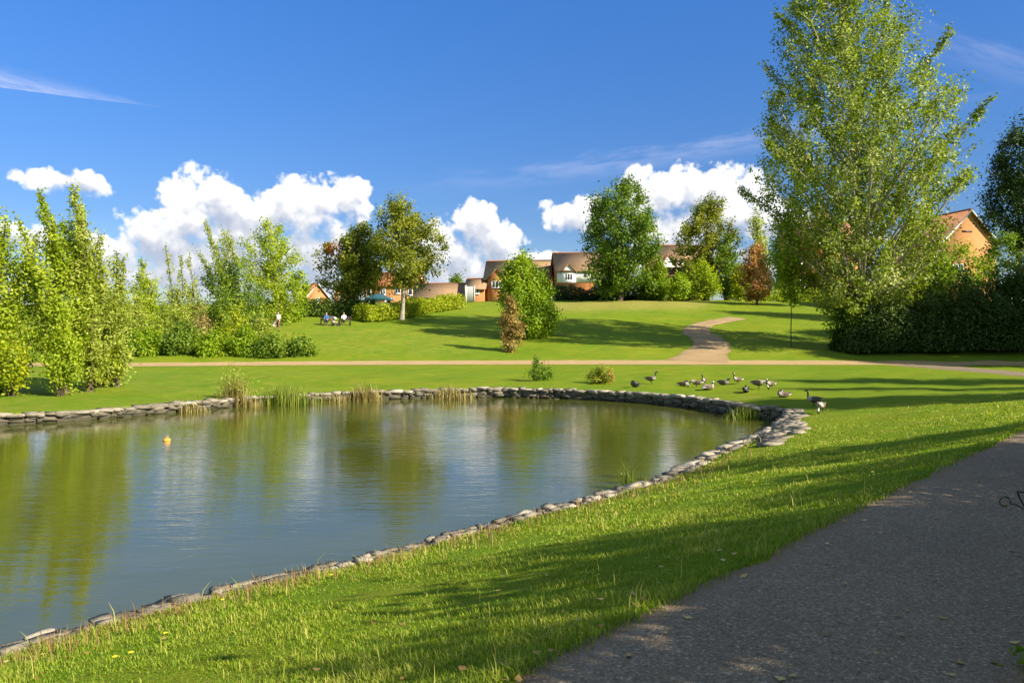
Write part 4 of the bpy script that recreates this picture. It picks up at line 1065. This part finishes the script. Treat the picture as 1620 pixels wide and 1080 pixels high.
def house(label, px, D, py_base, py_eave, py_ridge, width, depth, rz=0, wallm=BRICK_O, roofm=ROOF_B, wins=(), upper=None, bay=None, doorx=None, chimney=None, name='house', group='houses beyond the lawn', ax='x', zbase=None, gable_w=(), vent=None):
    x = PT(px, 540, D)[0]; root = on_ground(x, D)
    z0 = root[2] - 1.2; root[2] = PT(px, py_base, D)[2] if py_base else root[2]
    eave = PT(px, py_eave, D)[2] - root[2]; ridge = PT(px, py_ridge, D)[2] - root[2]
    o = thing(name, label, 'house', root, rz, group)
    b = MB(); gable_block(b, -width / 2, width / 2, 0, depth, z0 - root[2], eave, ridge, ax); b.build('wall', wallm, o)
    rb = MB(); roof_slabs(rb, -width / 2, width / 2, 0, depth, eave, ridge, ax=ax); rf = rb.build('roof', roofm, o)
    cap = MB()
    if ax == 'x': cap.tube([(-width / 2 - .35, depth / 2, ridge + .18), (width / 2 + .35, depth / 2, ridge + .18)], .13, 6)
    else: cap.tube([(0, -.35, ridge + .18), (0, depth, ridge + .18)], .13, 6)
    cap.build('ridge_tiles', ROOF_R, rf)
    # bargeboards
    bb = MB()
    def barge(p, q):
        p, q = np.array(p), np.array(q); bb.tube([p, q], .09, 4)
    if ax == 'x':
        for sx in (-1, 1):
            for yy in (-.3, depth + .3): barge((sx * (width / 2 + .37), yy, eave - .25), (sx * (width / 2 + .37), depth / 2, ridge + .02))
    else:
        for sx in (-1, 1): barge((sx * (width / 2 + .3), -.37, eave - .25), (0, -.37, ridge + .02))
    bb.build('bargeboard', TRIM_D if wallm is not BRICK_P else UPVC, o)
    if upper:
        ub = MB(); ub.box((-width / 2 - .03, -.05, upper), (width / 2 + .03, 0.02, eave - .02)); ub.build('render_panel', RENDER_W, o)
    for wv in wins:
        window(o, wv[0], wv[1], wv[2], wv[3], -.05 if upper and wv[1] > upper else 0, mull=wv[4] if len(wv) > 4 else 1)
    for (face, yy, z, w, h) in gable_w:
        window(o, yy if face == 'right' else -yy, z, w, h, -width / 2, face)
    if bay:
        (bx, bw, be, br, bd, bm, bwin) = bay; bz = upper + .02 if bm is RENDER_W and upper else z0 - root[2]
        q = MB(); gable_block(q, bx - bw / 2, bx + bw / 2, -bd, .3 + (0 if br < ridge else depth / 2), bz, be, br, 'y'); bo = q.build('gabled_bay', bm, o)
        q = MB(); roof_slabs(q, bx - bw / 2, bx + bw / 2, -bd, 1.8, be, br, .25, .13, 'y'); q.build('bay_roof', ROOF_R, bo)
        if bwin: window(bo, bx, bwin[0], bwin[1], bwin[2], -bd, mull=2)
    if vent:
        q = MB(); q.box((vent[0] - vent[2] / 2, -.03, vent[1]), (vent[0] + vent[2] / 2, .01, vent[1] + vent[3])); q.build('vent', DOORM, o)
    if doorx is not None: door(o, doorx, .95, 2.05, 0)
    if chimney is not None:
        q = MB(); q.box((chimney - .35, depth / 2 - .3, ridge - .6), (chimney + .35, depth / 2 + .3, ridge + 1.0)); ch = q.build('chimney', BRICK_R, rf)
        q = MB(); q.tube([(chimney, depth / 2, ridge + 1.0), (chimney, depth / 2, ridge + 1.35)], .13, 8); q.build('chimney_pot', ROOF_O, ch)
    return o

house('brick house with long brown roof and gabled bay behind the light-green bush', 818, 132, 470, 441, 411, 10.6, 7.5, R(-6), BRICK_O, ROOF_B, wins=[(1.2, 2.6, 1.5, 1.1), (3.6, 2.6, 1.2, 1.1), (1.2, .6, 1.6, 1.2), (3.8, .5, 1.3, 1.2)], bay=(-3.3, 3.1, 3.0, 4.6, .8, BRICK_O, (1.55, 1.75, 1.1)), doorx=0, gable_w=[('right', 3.6, 2.5, 1.0, 1.1)])
house('low red-tiled extension joined to the left of the bay-windowed house', 752, 131, 470, 456, 441, 2.9, 4.5, R(-6), BRICK_O, ROOF_B, wins=[(.2, .55, .9, 1.0)], name='house_extension')
house('white-rendered house with brick ground floor left of the oval tree', 935, 128, 468, 428, 398, 11.0, 8, R(3), BRICK_O, ROOF_B, wins=[(.4, 2.5, 1.2, 1.1), (3.6, 2.5, 1.2, 1.1), (3.5, .4, 1.3, 1.1)], upper=2.15, bay=(-3.7, 2.3, 3.95, 5.0, .16, RENDER_W, (2.45, 1.3, 1.15)), doorx=1.0)
house('brick house with white first-floor gable glimpsed between the two big trees', 1082, 140, 466, 411, 386, 9, 8, R(8), BRICK_O, ROOF_B, wins=[(-2.6, 3.6, 1.2, 1.2), (1.5, 3.6, 1.2, 1.2), (-2.5, .6, 1.4, 1.2)], upper=3.2, bay=(-3.0, 2.6, 5.2, 6.9, .4, RENDER_W, (3.8, 1.2, 1.1)))
house('low brick building behind the trunk of the oval tree', 1042, 124, 470, 440, 424, 5, 5, R(-20), BRICK_P, ROOF_R, wins=[(.5, .8, 1.2, 1.0)])
house('long orange brick house behind the twin maples', 618, 142, 474, 452, 430, 9.6, 8, R(-5), BRICK_P, ROOF_O, wins=[(-4.0, .6, .9, 1.2, 0), (-1.4, .9, 1.0, 1.0), (1.3, 1.1, 1.1, 1.35), (3.6, .8, .8, 1.2, 0)], doorx=2.5)
house('orange gabled house end left of the dark-trunked maple', 545, 140, 478, 464, 446, 3.6, 6, R(12), BRICK_P, ROOF_O, wins=[(-.4, .45, .9, 1.0, 0), (.9, .45, .7, 1.0, 0)], ax='y')
house('small orange-roofed gable at the left end of the houses', 503, 150, 482, 472, 449, 4.4, 7, R(25), BRICK_P, ROOF_O, wins=[(0, .4, .9, .9)], ax='y')
house('long low garage range with a red-brown roof right of the maples', 697, 136, 482, 470, 448, 8.6, 6.5, R(4), BRICK_O, ROOF_B, wins=[(-2, .2, 1.2, .6)], name='garage')
house('tall orange brick gable of the house behind the thicket at the right', 1532, 90, 440, 383, 334, 6.8, 11, R(9), BRICK_P, ROOF_R, wins=[(-1.4, .4, 1.4, 1.2)], vent=(-.3, 5.2, 1.3, .2), ax='y', chimney=None)
house('red-roofed brick house mostly hidden behind the giant poplar', 1300, 128, 462, 383, 348, 11, 8, R(-8), BRICK_O, ROOF_R, wins=[(-3.6, 4.6, 1.2, 1.2), (0, 4.6, 1.2, 1.2), (3.4, 4.6, 1.2, 1.2), (-3.4, .8, 1.5, 1.2), (2.6, .8, 1.5, 1.2)], doorx=0)
# pale fence panel between two posts
def fence_panel():
    D = 126; root = on_ground(PT(744, 540, D)[0], D); top = PT(744, 452, D)[2] - root[2]
    o = thing('fence_panel', 'pale grey upright fence panel between two posts by the garage', 'fence', root)
    b = MB(); b.box((-.55, -.03, .1), (.6, .03, top - .1)); 
    for k in range(7): b.box((-.54 + k * .165, -.05, .12), (-.54 + k * .165 + .11, -.031, top - .12))
    b.build('board_panel', plain('weathered_grey_boards', (.42, .42, .40), .85, .2, .15), o)
    for s, w in ((-.70, .15), (.68, .08)):
        b = MB(); b.box((s - w, -.1, -.4), (s + w, .1, top)); b.box((s - w - .04, -.14, top), (s + w + .04, .14, top + .08)); b.build('post', plain('cream_post', (.62, .58, .48), .8, .2, .1), o)
fence_panel()

# ------------------------------------------------------------------ parked cars glimpsed behind the hedges
def car(label, x, y, rz, paint):
    root = on_ground(x, y); o = thing('parked_car', label, 'car', root, rz, 'cars parked by the houses')
    prof = [(-2.1, .35), (-2.12, .75), (-1.95, .92), (-1.55, .98), (-.95, 1.42), (.45, 1.46), (1.05, 1.02), (1.85, .90), (2.1, .72), (2.12, .35)]
    rows = []
    for (yy, sc_, dz) in ((-.84, .97, 0), (-.80, 1, .0), (-.62, 1, .02), (.62, 1, .02), (.80, 1, 0), (.84, .97, 0)):
        rows.append([(px_ * sc_, yy * (.88 if z > 1.1 else 1), z if abs(yy) < .7 or z < 1.1 else z - .03) for px_, z in prof])
    v = np.array(rows).reshape(-1, 3); m = len(prof); f = []
    for i in range(5):
        for j in range(m - 1): f.append((i * m + j, (i + 1) * m + j, (i + 1) * m + j + 1, i * m + j + 1))
        f.append((i * m, i * m + m - 1, (i + 1) * m + m - 1, (i + 1) * m))
    b = MB(); b.add(v, [np.array(f), np.array([list(range(m))]), np.array([[5 * m + j for j in range(m)][::-1]])]); bo = b.build('body', paint, o)
    g = MB()
    for s in (-1, 1):
        yy = s * .80
        g.add([(-1.35, yy, 1.0), (.85, yy, 1.02), (.38, s * .755, 1.38), (-.88, s * .755, 1.36)], np.array([[0, 1, 2, 3]]))
    g.add([(1.03, -.6, 1.06), (1.03, .6, 1.06), (.5, .56, 1.455), (.5, -.56, 1.455)], np.array([[0, 1, 2, 3]]))
    g.add([(-1.5, -.6, 1.04), (-1.5, .6, 1.04), (-1.02, .56, 1.40), (-1.02, -.56, 1.40)], np.array([[0, 1, 2, 3]]))
    g.build('windows', GLASS, o)
    for sx in (-1.3, 1.3):
        for s in (-1, 1):
            w = MB(); a = np.linspace(0, 2 * math.pi, 17); w.tube([(sx, s * .68, .31), (sx, s * .70, .31), (sx, s * .86, .31), (sx, s * .87, .31)], [.27, .31, .31, .28], 16); wo = w.build('wheel', plain('tyre_rubber', (.02, .02, .02), .9, .2, .2), o)
            h = MB(); h.tube([(sx, s * .865, .31), (sx, s * .885, .31)], [.19, .17], 12); h.build('rim', UPVC, wo)
    for s in (-.6, .6):
        h = MB(); h.box((2.09, s - .14, .62), (2.135, s + .14, .74)); h.build('headlight', UPVC, o)
car('white car parked behind the hedge under the oval tree', PT(1020, 540, 118)[0], 118, R(8), plain('white_car_paint', (.75, .75, .75), .25, .5, .03))
car('dark blue-green car parked behind the shrub bank near the maples', PT(600, 540, 124)[0], 124, R(-6), plain('teal_car_paint', (.03, .09, .11), .25, .5, .05))

# ------------------------------------------------------------------ people, benches, pushchair
SKIN = plain('skin', (.50, .30, .21), .55, .3, .06)
def skin_figure(name, joints, edges, mats, parent, sub=2, root_i=0):
    me = bpy.data.meshes.new(name); me.from_pydata([j[:3] for j in joints], edges, [])
    o = bpy.data.objects.new(name, me); COL.objects.link(o); o.parent = parent
    md = o.modifiers.new('skin', 'SKIN'); md.use_smooth_shade = True
    for i, j in enumerate(joints):
        rx, ry = (j[3], j[3]) if np.isscalar(j[3]) else j[3]
        me.skin_vertices[0].data[i].radius = (rx, ry); me.skin_vertices[0].data[i].use_root = (i == root_i)
    ss = o.modifiers.new('sub', 'SUBSURF'); ss.levels = sub; ss.render_levels = sub
    me.materials.append(mats)
    return o

def person(label, pos, rz, pose, top_c, leg_c, hair_c, height_=1.72, group=None):
    """local frame: facing -y.  pose: 'stand' or 'sit'"""
    o = thing('person', label, 'person', pos, rz, group); s = height_ / 1.72
    J, E = [], []
    def j(x, y, z, r): J.append((x * s, y * s, z * s, r * s if np.isscalar(r) else (r[0] * s, r[1] * s))); return len(J) - 1
    def e(a, b): E.append((a, b))
    sit = pose == 'sit'
    dz = -.42 if sit else 0
    pel = j(0, 0, .92 + dz, (.15, .11)); wa = j(0, -.01, 1.08 + dz, (.125, .095)); chst = j(0, .01, 1.28 + dz, (.155, .11)); nk0 = j(0, .02, 1.43 + dz, (.07, .065)); nk = j(0, .005, 1.51 + dz, .052)
    hd0 = j(0, -.01, 1.57 + dz, (.066, .078)); hd1 = j(0, -.01, 1.645 + dz, (.072, .088)); hd2 = j(0, .0, 1.71 + dz, (.05, .06))
    for a, b in ((pel, wa), (wa, chst), (chst, nk0), (nk0, nk), (nk, hd0), (hd0, hd1), (hd1, hd2)): e(a, b)
    no = j(0, -.095, 1.61 + dz, .013); e(hd0, no)
    for sx in (-1, 1):
        ea = j(sx * .082, .01, 1.62 + dz, .016); e(hd1, ea)
        sh = j(sx * .18, .015, 1.40 + dz, .058); e(chst, sh)
        if sit: el = j(sx * .23, -.07, 1.14 + dz, .042); wr = j(sx * .15, -.28, 1.06 + dz, .029)
        elif pose == 'push': el = j(sx * .22, -.08, 1.15 + dz, .042); wr = j(sx * .19, -.34, 1.06 + dz, .029)
        else: el = j(sx * .235, .03, 1.12 + dz, .042); wr = j(sx * .24, -.07, .88 + dz, .029)
        e(sh, el); e(el, wr)
        d = np.array(J[wr][:3]) - np.array(J[el][:3]); d /= np.linalg.norm(d); pa = np.array(J[wr][:3]) / s + d * .075
        pm = j(*pa, (.034, .02)); e(wr, pm)
        side = np.cross(d, (1, 0, 0)) if abs(d[0]) < .8 else np.array([0, 1., 0]); side /= np.linalg.norm(side)
        for k, (off, ln) in enumerate(((-.026, .065), (-.009, .078), (.009, .074), (.025, .058))):
            f1 = j(*(pa + d * .025 + side * off), .010); f2 = j(*(pa + d * (.025 + ln * .55) + side * off * 1.1 + np.array([-sx * .008, 0, 0])), .009); f3 = j(*(pa + d * (.02 + ln) + side * off * 1.15 + np.array([-sx * .024, 0, 0])), .0075)
            e(pm, f1); e(f1, f2); e(f2, f3)
        th1 = j(*(pa - d * .03 + side * -.036), .011); th2 = j(*(pa + d * .012 + side * -.058 + np.array([-sx * .01, 0, 0])), .009); e(pm, th1); e(th1, th2)
        hp = j(sx * .09, 0, .87 + dz, (.085, .085)); e(pel, hp)
        if sit: kn = j(sx * .11, -.42, .49, .056); an = j(sx * .12, -.40, .09, .038)
        else: kn = j(sx * .10, -.03 - .05 * sx, .49, .056); an = j(sx * .105, .03 + .06 * sx, .08, .038)
        e(hp, kn); e(kn, an)
        ft = j(J[an][0] / s, J[an][1] / s - .06, .04, (.04, .035)); to = j(J[an][0] / s * 1.05, J[an][1] / s - .19, .025, (.036, .022)); e(an, ft); e(ft, to)
    body = skin_figure('body', J, E, SKIN, o)
    # clothes: shells on the same skeleton, a little larger
    def shell(name, keep, grow, mat):
        ids = sorted(keep); mp = {a: i for i, a in enumerate(ids)}
        jj = []
        for a in ids:
            r_ = J[a][3]; r_ = (r_, r_) if np.isscalar(r_) else r_
            jj.append((*J[a][:3], (r_[0] * 1.06 + grow, r_[1] * 1.06 + grow)))
        ee = [(mp[a], mp[b]) for a, b in E if a in mp and b in mp]
        return skin_figure(name, jj, ee, mat, o)
    n_side = (len(J) - 9) // 2
    L0, L1 = 9, 9 + n_side
    # per side: ear, shoulder, elbow, wrist, palm, 4*3 fingers, 2 thumb, hip, knee, ankle, foot, toe
    shell('shirt', [pel, wa, chst, nk0] + [q + k for q in (L0, L1) for k in (1, 2)], .013, top_c)
    shell('trousers', [pel] + [q + k for q in (L0, L1) for k in (19, 20, 21)], .014, leg_c)
    for q in (L0, L1):
        jj = [(*J[q + k][:3], tuple(x * 1.1 + .008 for x in (J[q + k][3] if not np.isscalar(J[q + k][3]) else (J[q + k][3],) * 2))) for k in (22, 23)]
        skin_figure('shoe', jj, [(0, 1)], DOORM, o)
    hj = [(0, .028 * s, (1.60 + dz) * s, (.066 * s, .07 * s)), (0, .022 * s, (1.67 + dz) * s, (.08 * s, .085 * s)), (0, .012 * s, (1.73 + dz) * s, (.055 * s, .062 * s))]
    skin_figure('hair', hj, [(0, 1), (1, 2)], hair_c, o)
    for sx in (-1, 1):
        q = MB(); c = np.array([sx * .028, -.093, 1.635 + dz]) * s; q.tube([c + (0, -.004, 0), c + (0, .006, 0)], [.006, .010], 6); q.build('eye', DARK_BARK, body)
    q = MB(); c = np.array([0, -.088, 1.565 + dz]) * s; q.tube([c + (-.022, 0, 0), c + (0, -.006, -.002), c + (.022, 0, 0)], [.003, .006, .003], 5); q.build('mouth', plain('lips', (.4, .15, .12), .5), body)
    return o
def cloth(n, c): return plain(n, c, .9, .1, .12, 20)
g = G(440, 521); person('person walking in a long white top and dusky pink trousers', g, R(-20), 'stand', cloth('white_cotton', (.8, .8, .78)), cloth('dusky_pink_cloth', (.22, .10, .11)), plain('dark_hair', (.03, .02, .015), .6), 1.72)
BENCH_WOOD = plain('dark_bench_wood', (.05, .035, .03), .8, .2, .3)
def bench(label, pos, rz):
    o = thing('park_bench', label, 'bench', pos, rz, 'benches before the clipped hedge')
    b = MB()
    for k in range(4): b.box((-.65, -.42 + k * .115, .42), (.65, -.33 + k * .115, .45))
    b.build('seat', BENCH_WOOD, o)
    b = MB()
    for k in range(3): b.box((-.65, .06 + k * .03, .52 + k * .13), (.65, .09 + k * .03, .62 + k * .13))
    b.build('backrest', BENCH_WOOD, o)
    for s in (-.58, .58):
        for yy, h in ((-.38, .42), (.03, .42)):
            b = MB(); b.box((s - .04, yy - .04, -.05), (s + .04, yy + .04, h)); b.build('leg', BENCH_WOOD, o)
        b = MB(); b.box((s - .035, .045, .42), (s + .035, .075, .9)); b.build('back_post', BENCH_WOOD, o)
        b = MB(); b.box((s - .04, -.42, .60), (s + .04, .045, .64)); b.build('armrest', BENCH_WOOD, o)
g1 = G(517, 514.5); bench('bench on the left, with the person in blue', g1, R(6))
person('person in a blue top seated on the left bench', g1 + np.array([0, -.14, -.0]), R(6), 'sit', cloth('blue_cotton', (.05, .12, .36)), cloth('dark_denim', (.03, .03, .045)), plain('fair_hair', (.42, .33, .2), .6))
g2 = G(546, 514); bench('bench on the right, with the person in white', g2, R(-4))
person('person in a white top seated on the right bench', g2 + np.array([-.1, -.14, 0]), R(-4), 'sit', cloth('white_shirt', (.78, .82, .85)), cloth('dark_trousers', (.025, .025, .03)), plain('brown_hair', (.12, .07, .04), .6))
def pushchair():
    g = G(530, 516); o = thing('pushchair', 'pale pink pushchair between the two benches', 'pushchair', g, R(70))
    fr = plain('grey_metal', (.25, .25, .26), .4, .5, .1); fab = cloth('pale_pink_fabric', (.60, .42, .42))
    b = MB(); b.add([(-.2, -.25, .38), (.2, -.25, .38), (.2, .12, .34), (-.2, .12, .34), (-.2, .3, .78), (.2, .3, .78), (-.2, -.25, .42), (.2, -.25, .42), (.2, .1, .39), (-.2, .1, .39), (-.2, .26, .8), (.2, .26, .8)],
          np.array([(0, 3, 2, 1), (3, 4, 5, 2), (6, 7, 8, 9), (9, 8, 11, 10), (0, 1, 7, 6), (4, 10, 11, 5), (0, 6, 9, 3), (3, 9, 10, 4), (1, 2, 8, 7), (2, 5, 11, 8)])); b.build('seat', fab, o)
    b = MB(); a = np.linspace(.2, 2.2, 7)
    V = np.array([[(x, .15 - .3 * math.cos(t) * .9, .68 + .3 * math.sin(t)) for x in (-.22, -.1, .1, .22)] for t in a]).reshape(-1, 3)
    f = [(i * 4 + k, i * 4 + k + 1, i * 4 + k + 5, i * 4 + k + 4) for i in range(6) for k in range(3)]; b.add(V, np.array(f)); h = b.build('hood', fab, o, smooth_shade=True)
    md = h.modifiers.new('thick', 'SOLIDIFY'); md.thickness = .02
    b = MB()
    for s in (-.22, .22):
        b.tube([(s, -.38, .12), (s, 0, .45), (s, .48, 1.02)], .013, 6); b.tube([(s, .32, .12), (s, 0, .45)], .013, 6)
    b.tube([(-.22, .48, 1.02), (.22, .48, 1.02)], .018, 6); b.build('frame', fr, o)
    for s in (-.24, .24):
        for yy in (-.38, .32):
            w = MB(); w.tube([(s - .02, yy, .12), (s + .02, yy, .12)], .12, 14); wo = w.build('wheel', BENCH_WOOD, o)
            w = MB(); w.tube([(s - .025, yy, .12), (s + .025, yy, .12)], .05, 8); w.build('hub', fr, wo)
pushchair()

# ------------------------------------------------------------------ geese and the buoy
def goose_mat():
    m, t, out = material('goose_plumage')
    c = t.attr('col', 'Color'); nz = t.noise(t.coord(), 26, 4, .7)
    c = t.mix(t.mr(nz, .4, .8, 0, .45), c, t.mix(1, c, (.55, .5, .45, 1), 'MULTIPLY'))
    principled(t, out, c, .7, .25, t.bump(nz, .4, .01)); return m
GOOSE = goose_mat()
BRN, PALE, BLK, WHT = np.array((.095, .066, .045)), np.array((.40, .34, .27)), np.array((.012, .011, .010)), np.array((.75, .73, .69))
def goose(label, px, py, heading, pose, scale=1.0, dark=1.0):
    """heading: direction faced, degrees, 0 = to the right, -90 = to the viewer"""
    g = G(px, py); base = np.array(g); r = np.random.default_rng(int(px))
    low = -.20 if pose in ('sit', 'rest', 'tuck') else 0
    body = [(-.50, .355, .012, .02), (-.42, .36, .035, .06), (-.32, .355, .075, .095), (-.2, .35, .12, .135), (-.05, .345, .15, .165), (.1, .36, .148, .16), (.2, .385, .12, .13), (.265, .43, .083, .088)]
    if pose in ('alert', 'sit'):
        nk = [(.29, .50, .056, .056), (.295, .60, .042, .042), (.30, .70, .037, .037), (.31, .765, .042, .036), (.345, .795, .05, .038), (.385, .79, .044, .033), (.415, .775, .026, .022), (.455, .762, .018, .016), (.475, .757, .006, .008)]
    elif pose == 'rest':
        nk = [(.28, .47, .058, .058), (.275, .53, .046, .046), (.29, .585, .044, .04), (.325, .605, .05, .038), (.365, .598, .044, .033), (.40, .585, .026, .022), (.435, .575, .018, .016), (.455, .57, .006, .008)]
    elif pose == 'tuck':
        nk = [(.26, .46, .06, .058), (.22, .53, .05, .046), (.15, .55, .046, .042), (.09, .545, .05, .04), (.05, .53, .042, .034), (.02, .52, .026, .022), (-.02, .515, .016, .015), (-.04, .513, .006, .008)]
    else:   # graze
        nk = [(.33, .44, .056, .056), (.40, .40, .043, .043), (.46, .30, .038, .038), (.50, .19, .038, .036), (.525, .12, .048, .038), (.545, .08, .043, .033), (.565, .05, .026, .022), (.585, .02, .016, .016), (.592, .01, .006, .008)]
    rings = [(x, z + low, a, b_) for x, z, a, b_ in body + nk]
    P = np.array([(x, 0, z) for x, z, _, _ in rings]); T = unit(np.gradient(P, axis=0)); U = np.cross(T, (0, 1., 0)); U *= -1
    K = 12; ang = np.arange(K) * 2 * math.pi / K
    V, C = [], []
    nb = len(body)
    for i, (x, z, a, bb) in enumerate(rings):
        for q in ang:
            up, sd_ = math.sin(q), math.cos(q)
            V.append(P[i] + U[i] * up * (a if i < nb else a) + np.array([0, 1, 0]) * sd_ * bb)
            if i < nb:
                if i == 0: c = BLK
                elif i <= 2: c = BLK * 1 if up > .3 else WHT
                elif i == 3: c = BRN * .8 if up > -.1 else WHT
                elif i >= 6: c = PALE * (1 if up < .5 else .8)
                else: c = BRN * (1 + .25 * math.sin(i * 2)) if up > -.35 else (PALE * .8)
            else:
                k = i - nb
                if k == 0: c = PALE if up < .6 else BLK
                elif k == 3 and abs(sd_) > .6 and up < .35: c = WHT
                elif k == 3 and up < -.6: c = WHT
                else: c = BLK
            C.append(np.append(c * dark, 1))
    n = len(rings); i = np.arange(n - 1)[:, None] * K; jx = np.arange(K)[None]
    f = np.stack([i + jx, i + (jx + 1) % K, i + K + (jx + 1) % K, i + K + jx], -1).reshape(-1, 4)
    b = MB(); b.add(V, [f, np.arange(K)[None, ::-1], ((n - 1) * K + np.arange(K))[None]], 0, .5, C)
    if low == 0:
        for s in (-.07, .07):
            cc = np.tile([*(BLK * 1.5), 1], (6 * 3, 1))
            b.tube([(.0, s, .26), (.015, s, .12), (.02, s * 1.05, .015)], [.022, .012, .010], 6, col=cc)
            ft = [(.0, s, .012), (.10, s - .045, .006), (.115, s, .008), (.10, s + .045, .006), (-.02, s, .02)]
            b.add(ft, [np.array([[0, 1, 2], [0, 2, 3]])], 0, .5, np.tile([*(BLK * 1.5), 1], (5, 1)))
    o = thing('goose', label, 'goose', base, R(heading), 'geese resting by the pond'); o.scale = (scale * .84,) * 3
    bo = b.build('body', GOOSE, o, smooth_shade=True, color=True)
    # folded wings lie along the flanks, tips crossing over the rump
    for s in (-1, 1):
        pts = np.array([(.17, s * .115, .415), (.05, s * .158, .43), (-.12, s * .15, .425), (-.3, s * .095, .415), (-.46, s * .03, .40)]) + (0, 0, low)
        wb = MB(); wr = [.05, .085, .085, .055, .012]
        VV, CC = [], []
        for q, (pt, ww) in enumerate(zip(pts, wr)):
            for a in ang[::2]:
                VV.append(pt + np.array([0, s * .022 * math.cos(a), ww * math.sin(a)])); CC.append(np.append((BRN * (1.15 if q < 3 else .6) if math.sin(a) > -.4 else PALE * .7) * dark, 1))
        k6 = 6; ii = np.arange(4)[:, None] * k6; jj = np.arange(k6)[None]
        ff = np.stack([ii + jj, ii + (jj + 1) % k6, ii + k6 + (jj + 1) % k6, ii + k6 + jj], -1).reshape(-1, 4)
        wb.add(VV, [ff, np.arange(k6)[None], (4 * k6 + np.arange(k6))[None, ::-1]], 0, .5, CC); wb.build('wing', GOOSE, o, smooth_shade=True, color=True)
for a in [(1004, 612, 125, 'tuck', 1.0, .7, 'dark goose sitting on the wall top, leftmost of the flock'), (1030, 607.5, -35, 'alert', 1.0, 1.1, 'goose standing with neck straight up, near the left of the flock'),
          (1082, 611, -30, 'tuck', .95, 1.0, 'sitting goose with a pale breast turned right, third from the left'), (1102, 613, 175, 'graze', .9, 1.2, 'low goose with its head in the grass, close behind the brown one'),
          (1121, 617, 30, 'rest', 1.1, 1.15, 'brown goose sitting broadside on the wall edge'), (1114, 609, 232, 'alert', .85, .9, 'goose with lowered dark neck just behind the brown one'),
          (1145, 609, -48, 'rest', 1.05, 1.0, 'goose with bright white breast standing midway along the flock'), (1167, 608, 200, 'alert', .9, 1.1, 'goose with upright head and brown back behind the black one'),
          (1180, 621, 75, 'tuck', 1.05, .3, 'almost black goose sitting nearest the stone wall'), (1200, 616, -40, 'graze', 1.05, 1.05, 'grazing brown goose right of the black one'),
          (1219, 611, 212, 'rest', 1.0, 1.05, 'goose with white cheek facing left at the back of the flock'), (1239, 629, 203, 'tuck', 1.05, .8, 'lone sitting goose above the notch in the edging'),
          (1288, 643, 172, 'alert', .92, 1.0, 'big goose standing with neck raised at the right end of the flock'), (1299, 654, 236, 'graze', .95, 1.2, 'white-breasted goose feeding head down, nearest of all the geese')]:
    goose(a[6], a[0], a[1], a[2], a[3], a[4], a[5])
def buoy():
    p = W(264, 697, 0); o = thing('marker_buoy', 'small orange marker float on the open water', 'buoy', (p[0], p[1], 0))
    t = np.linspace(-.09, .12, 9); rr = [.03, .075, .10, .11, .11, .105, .09, .06, .02]
    b = MB(); b.tube(np.column_stack([t * 0, t * 0, t]), rr, 14); b.build('float', plain('orange_plastic', (.75, .20, .02), .4, .4, .1), o, smooth_shade=True)
    b = MB(); a = np.linspace(0, 2 * math.pi, 13); b.tube(np.column_stack([.04 * np.cos(a), 0 * a, .14 + .03 * np.sin(a)]), .01, 5); b.build('ring', plain('grey_metal_ring', (.3, .3, .3), .4), o)
    b = MB(); b.tube([(0, 0, .03), (0, 0, .055)], [.113, .109], 14, cap=False); b.build('band', plain('yellow_band', (.8, .6, .08), .4), o)
buoy()
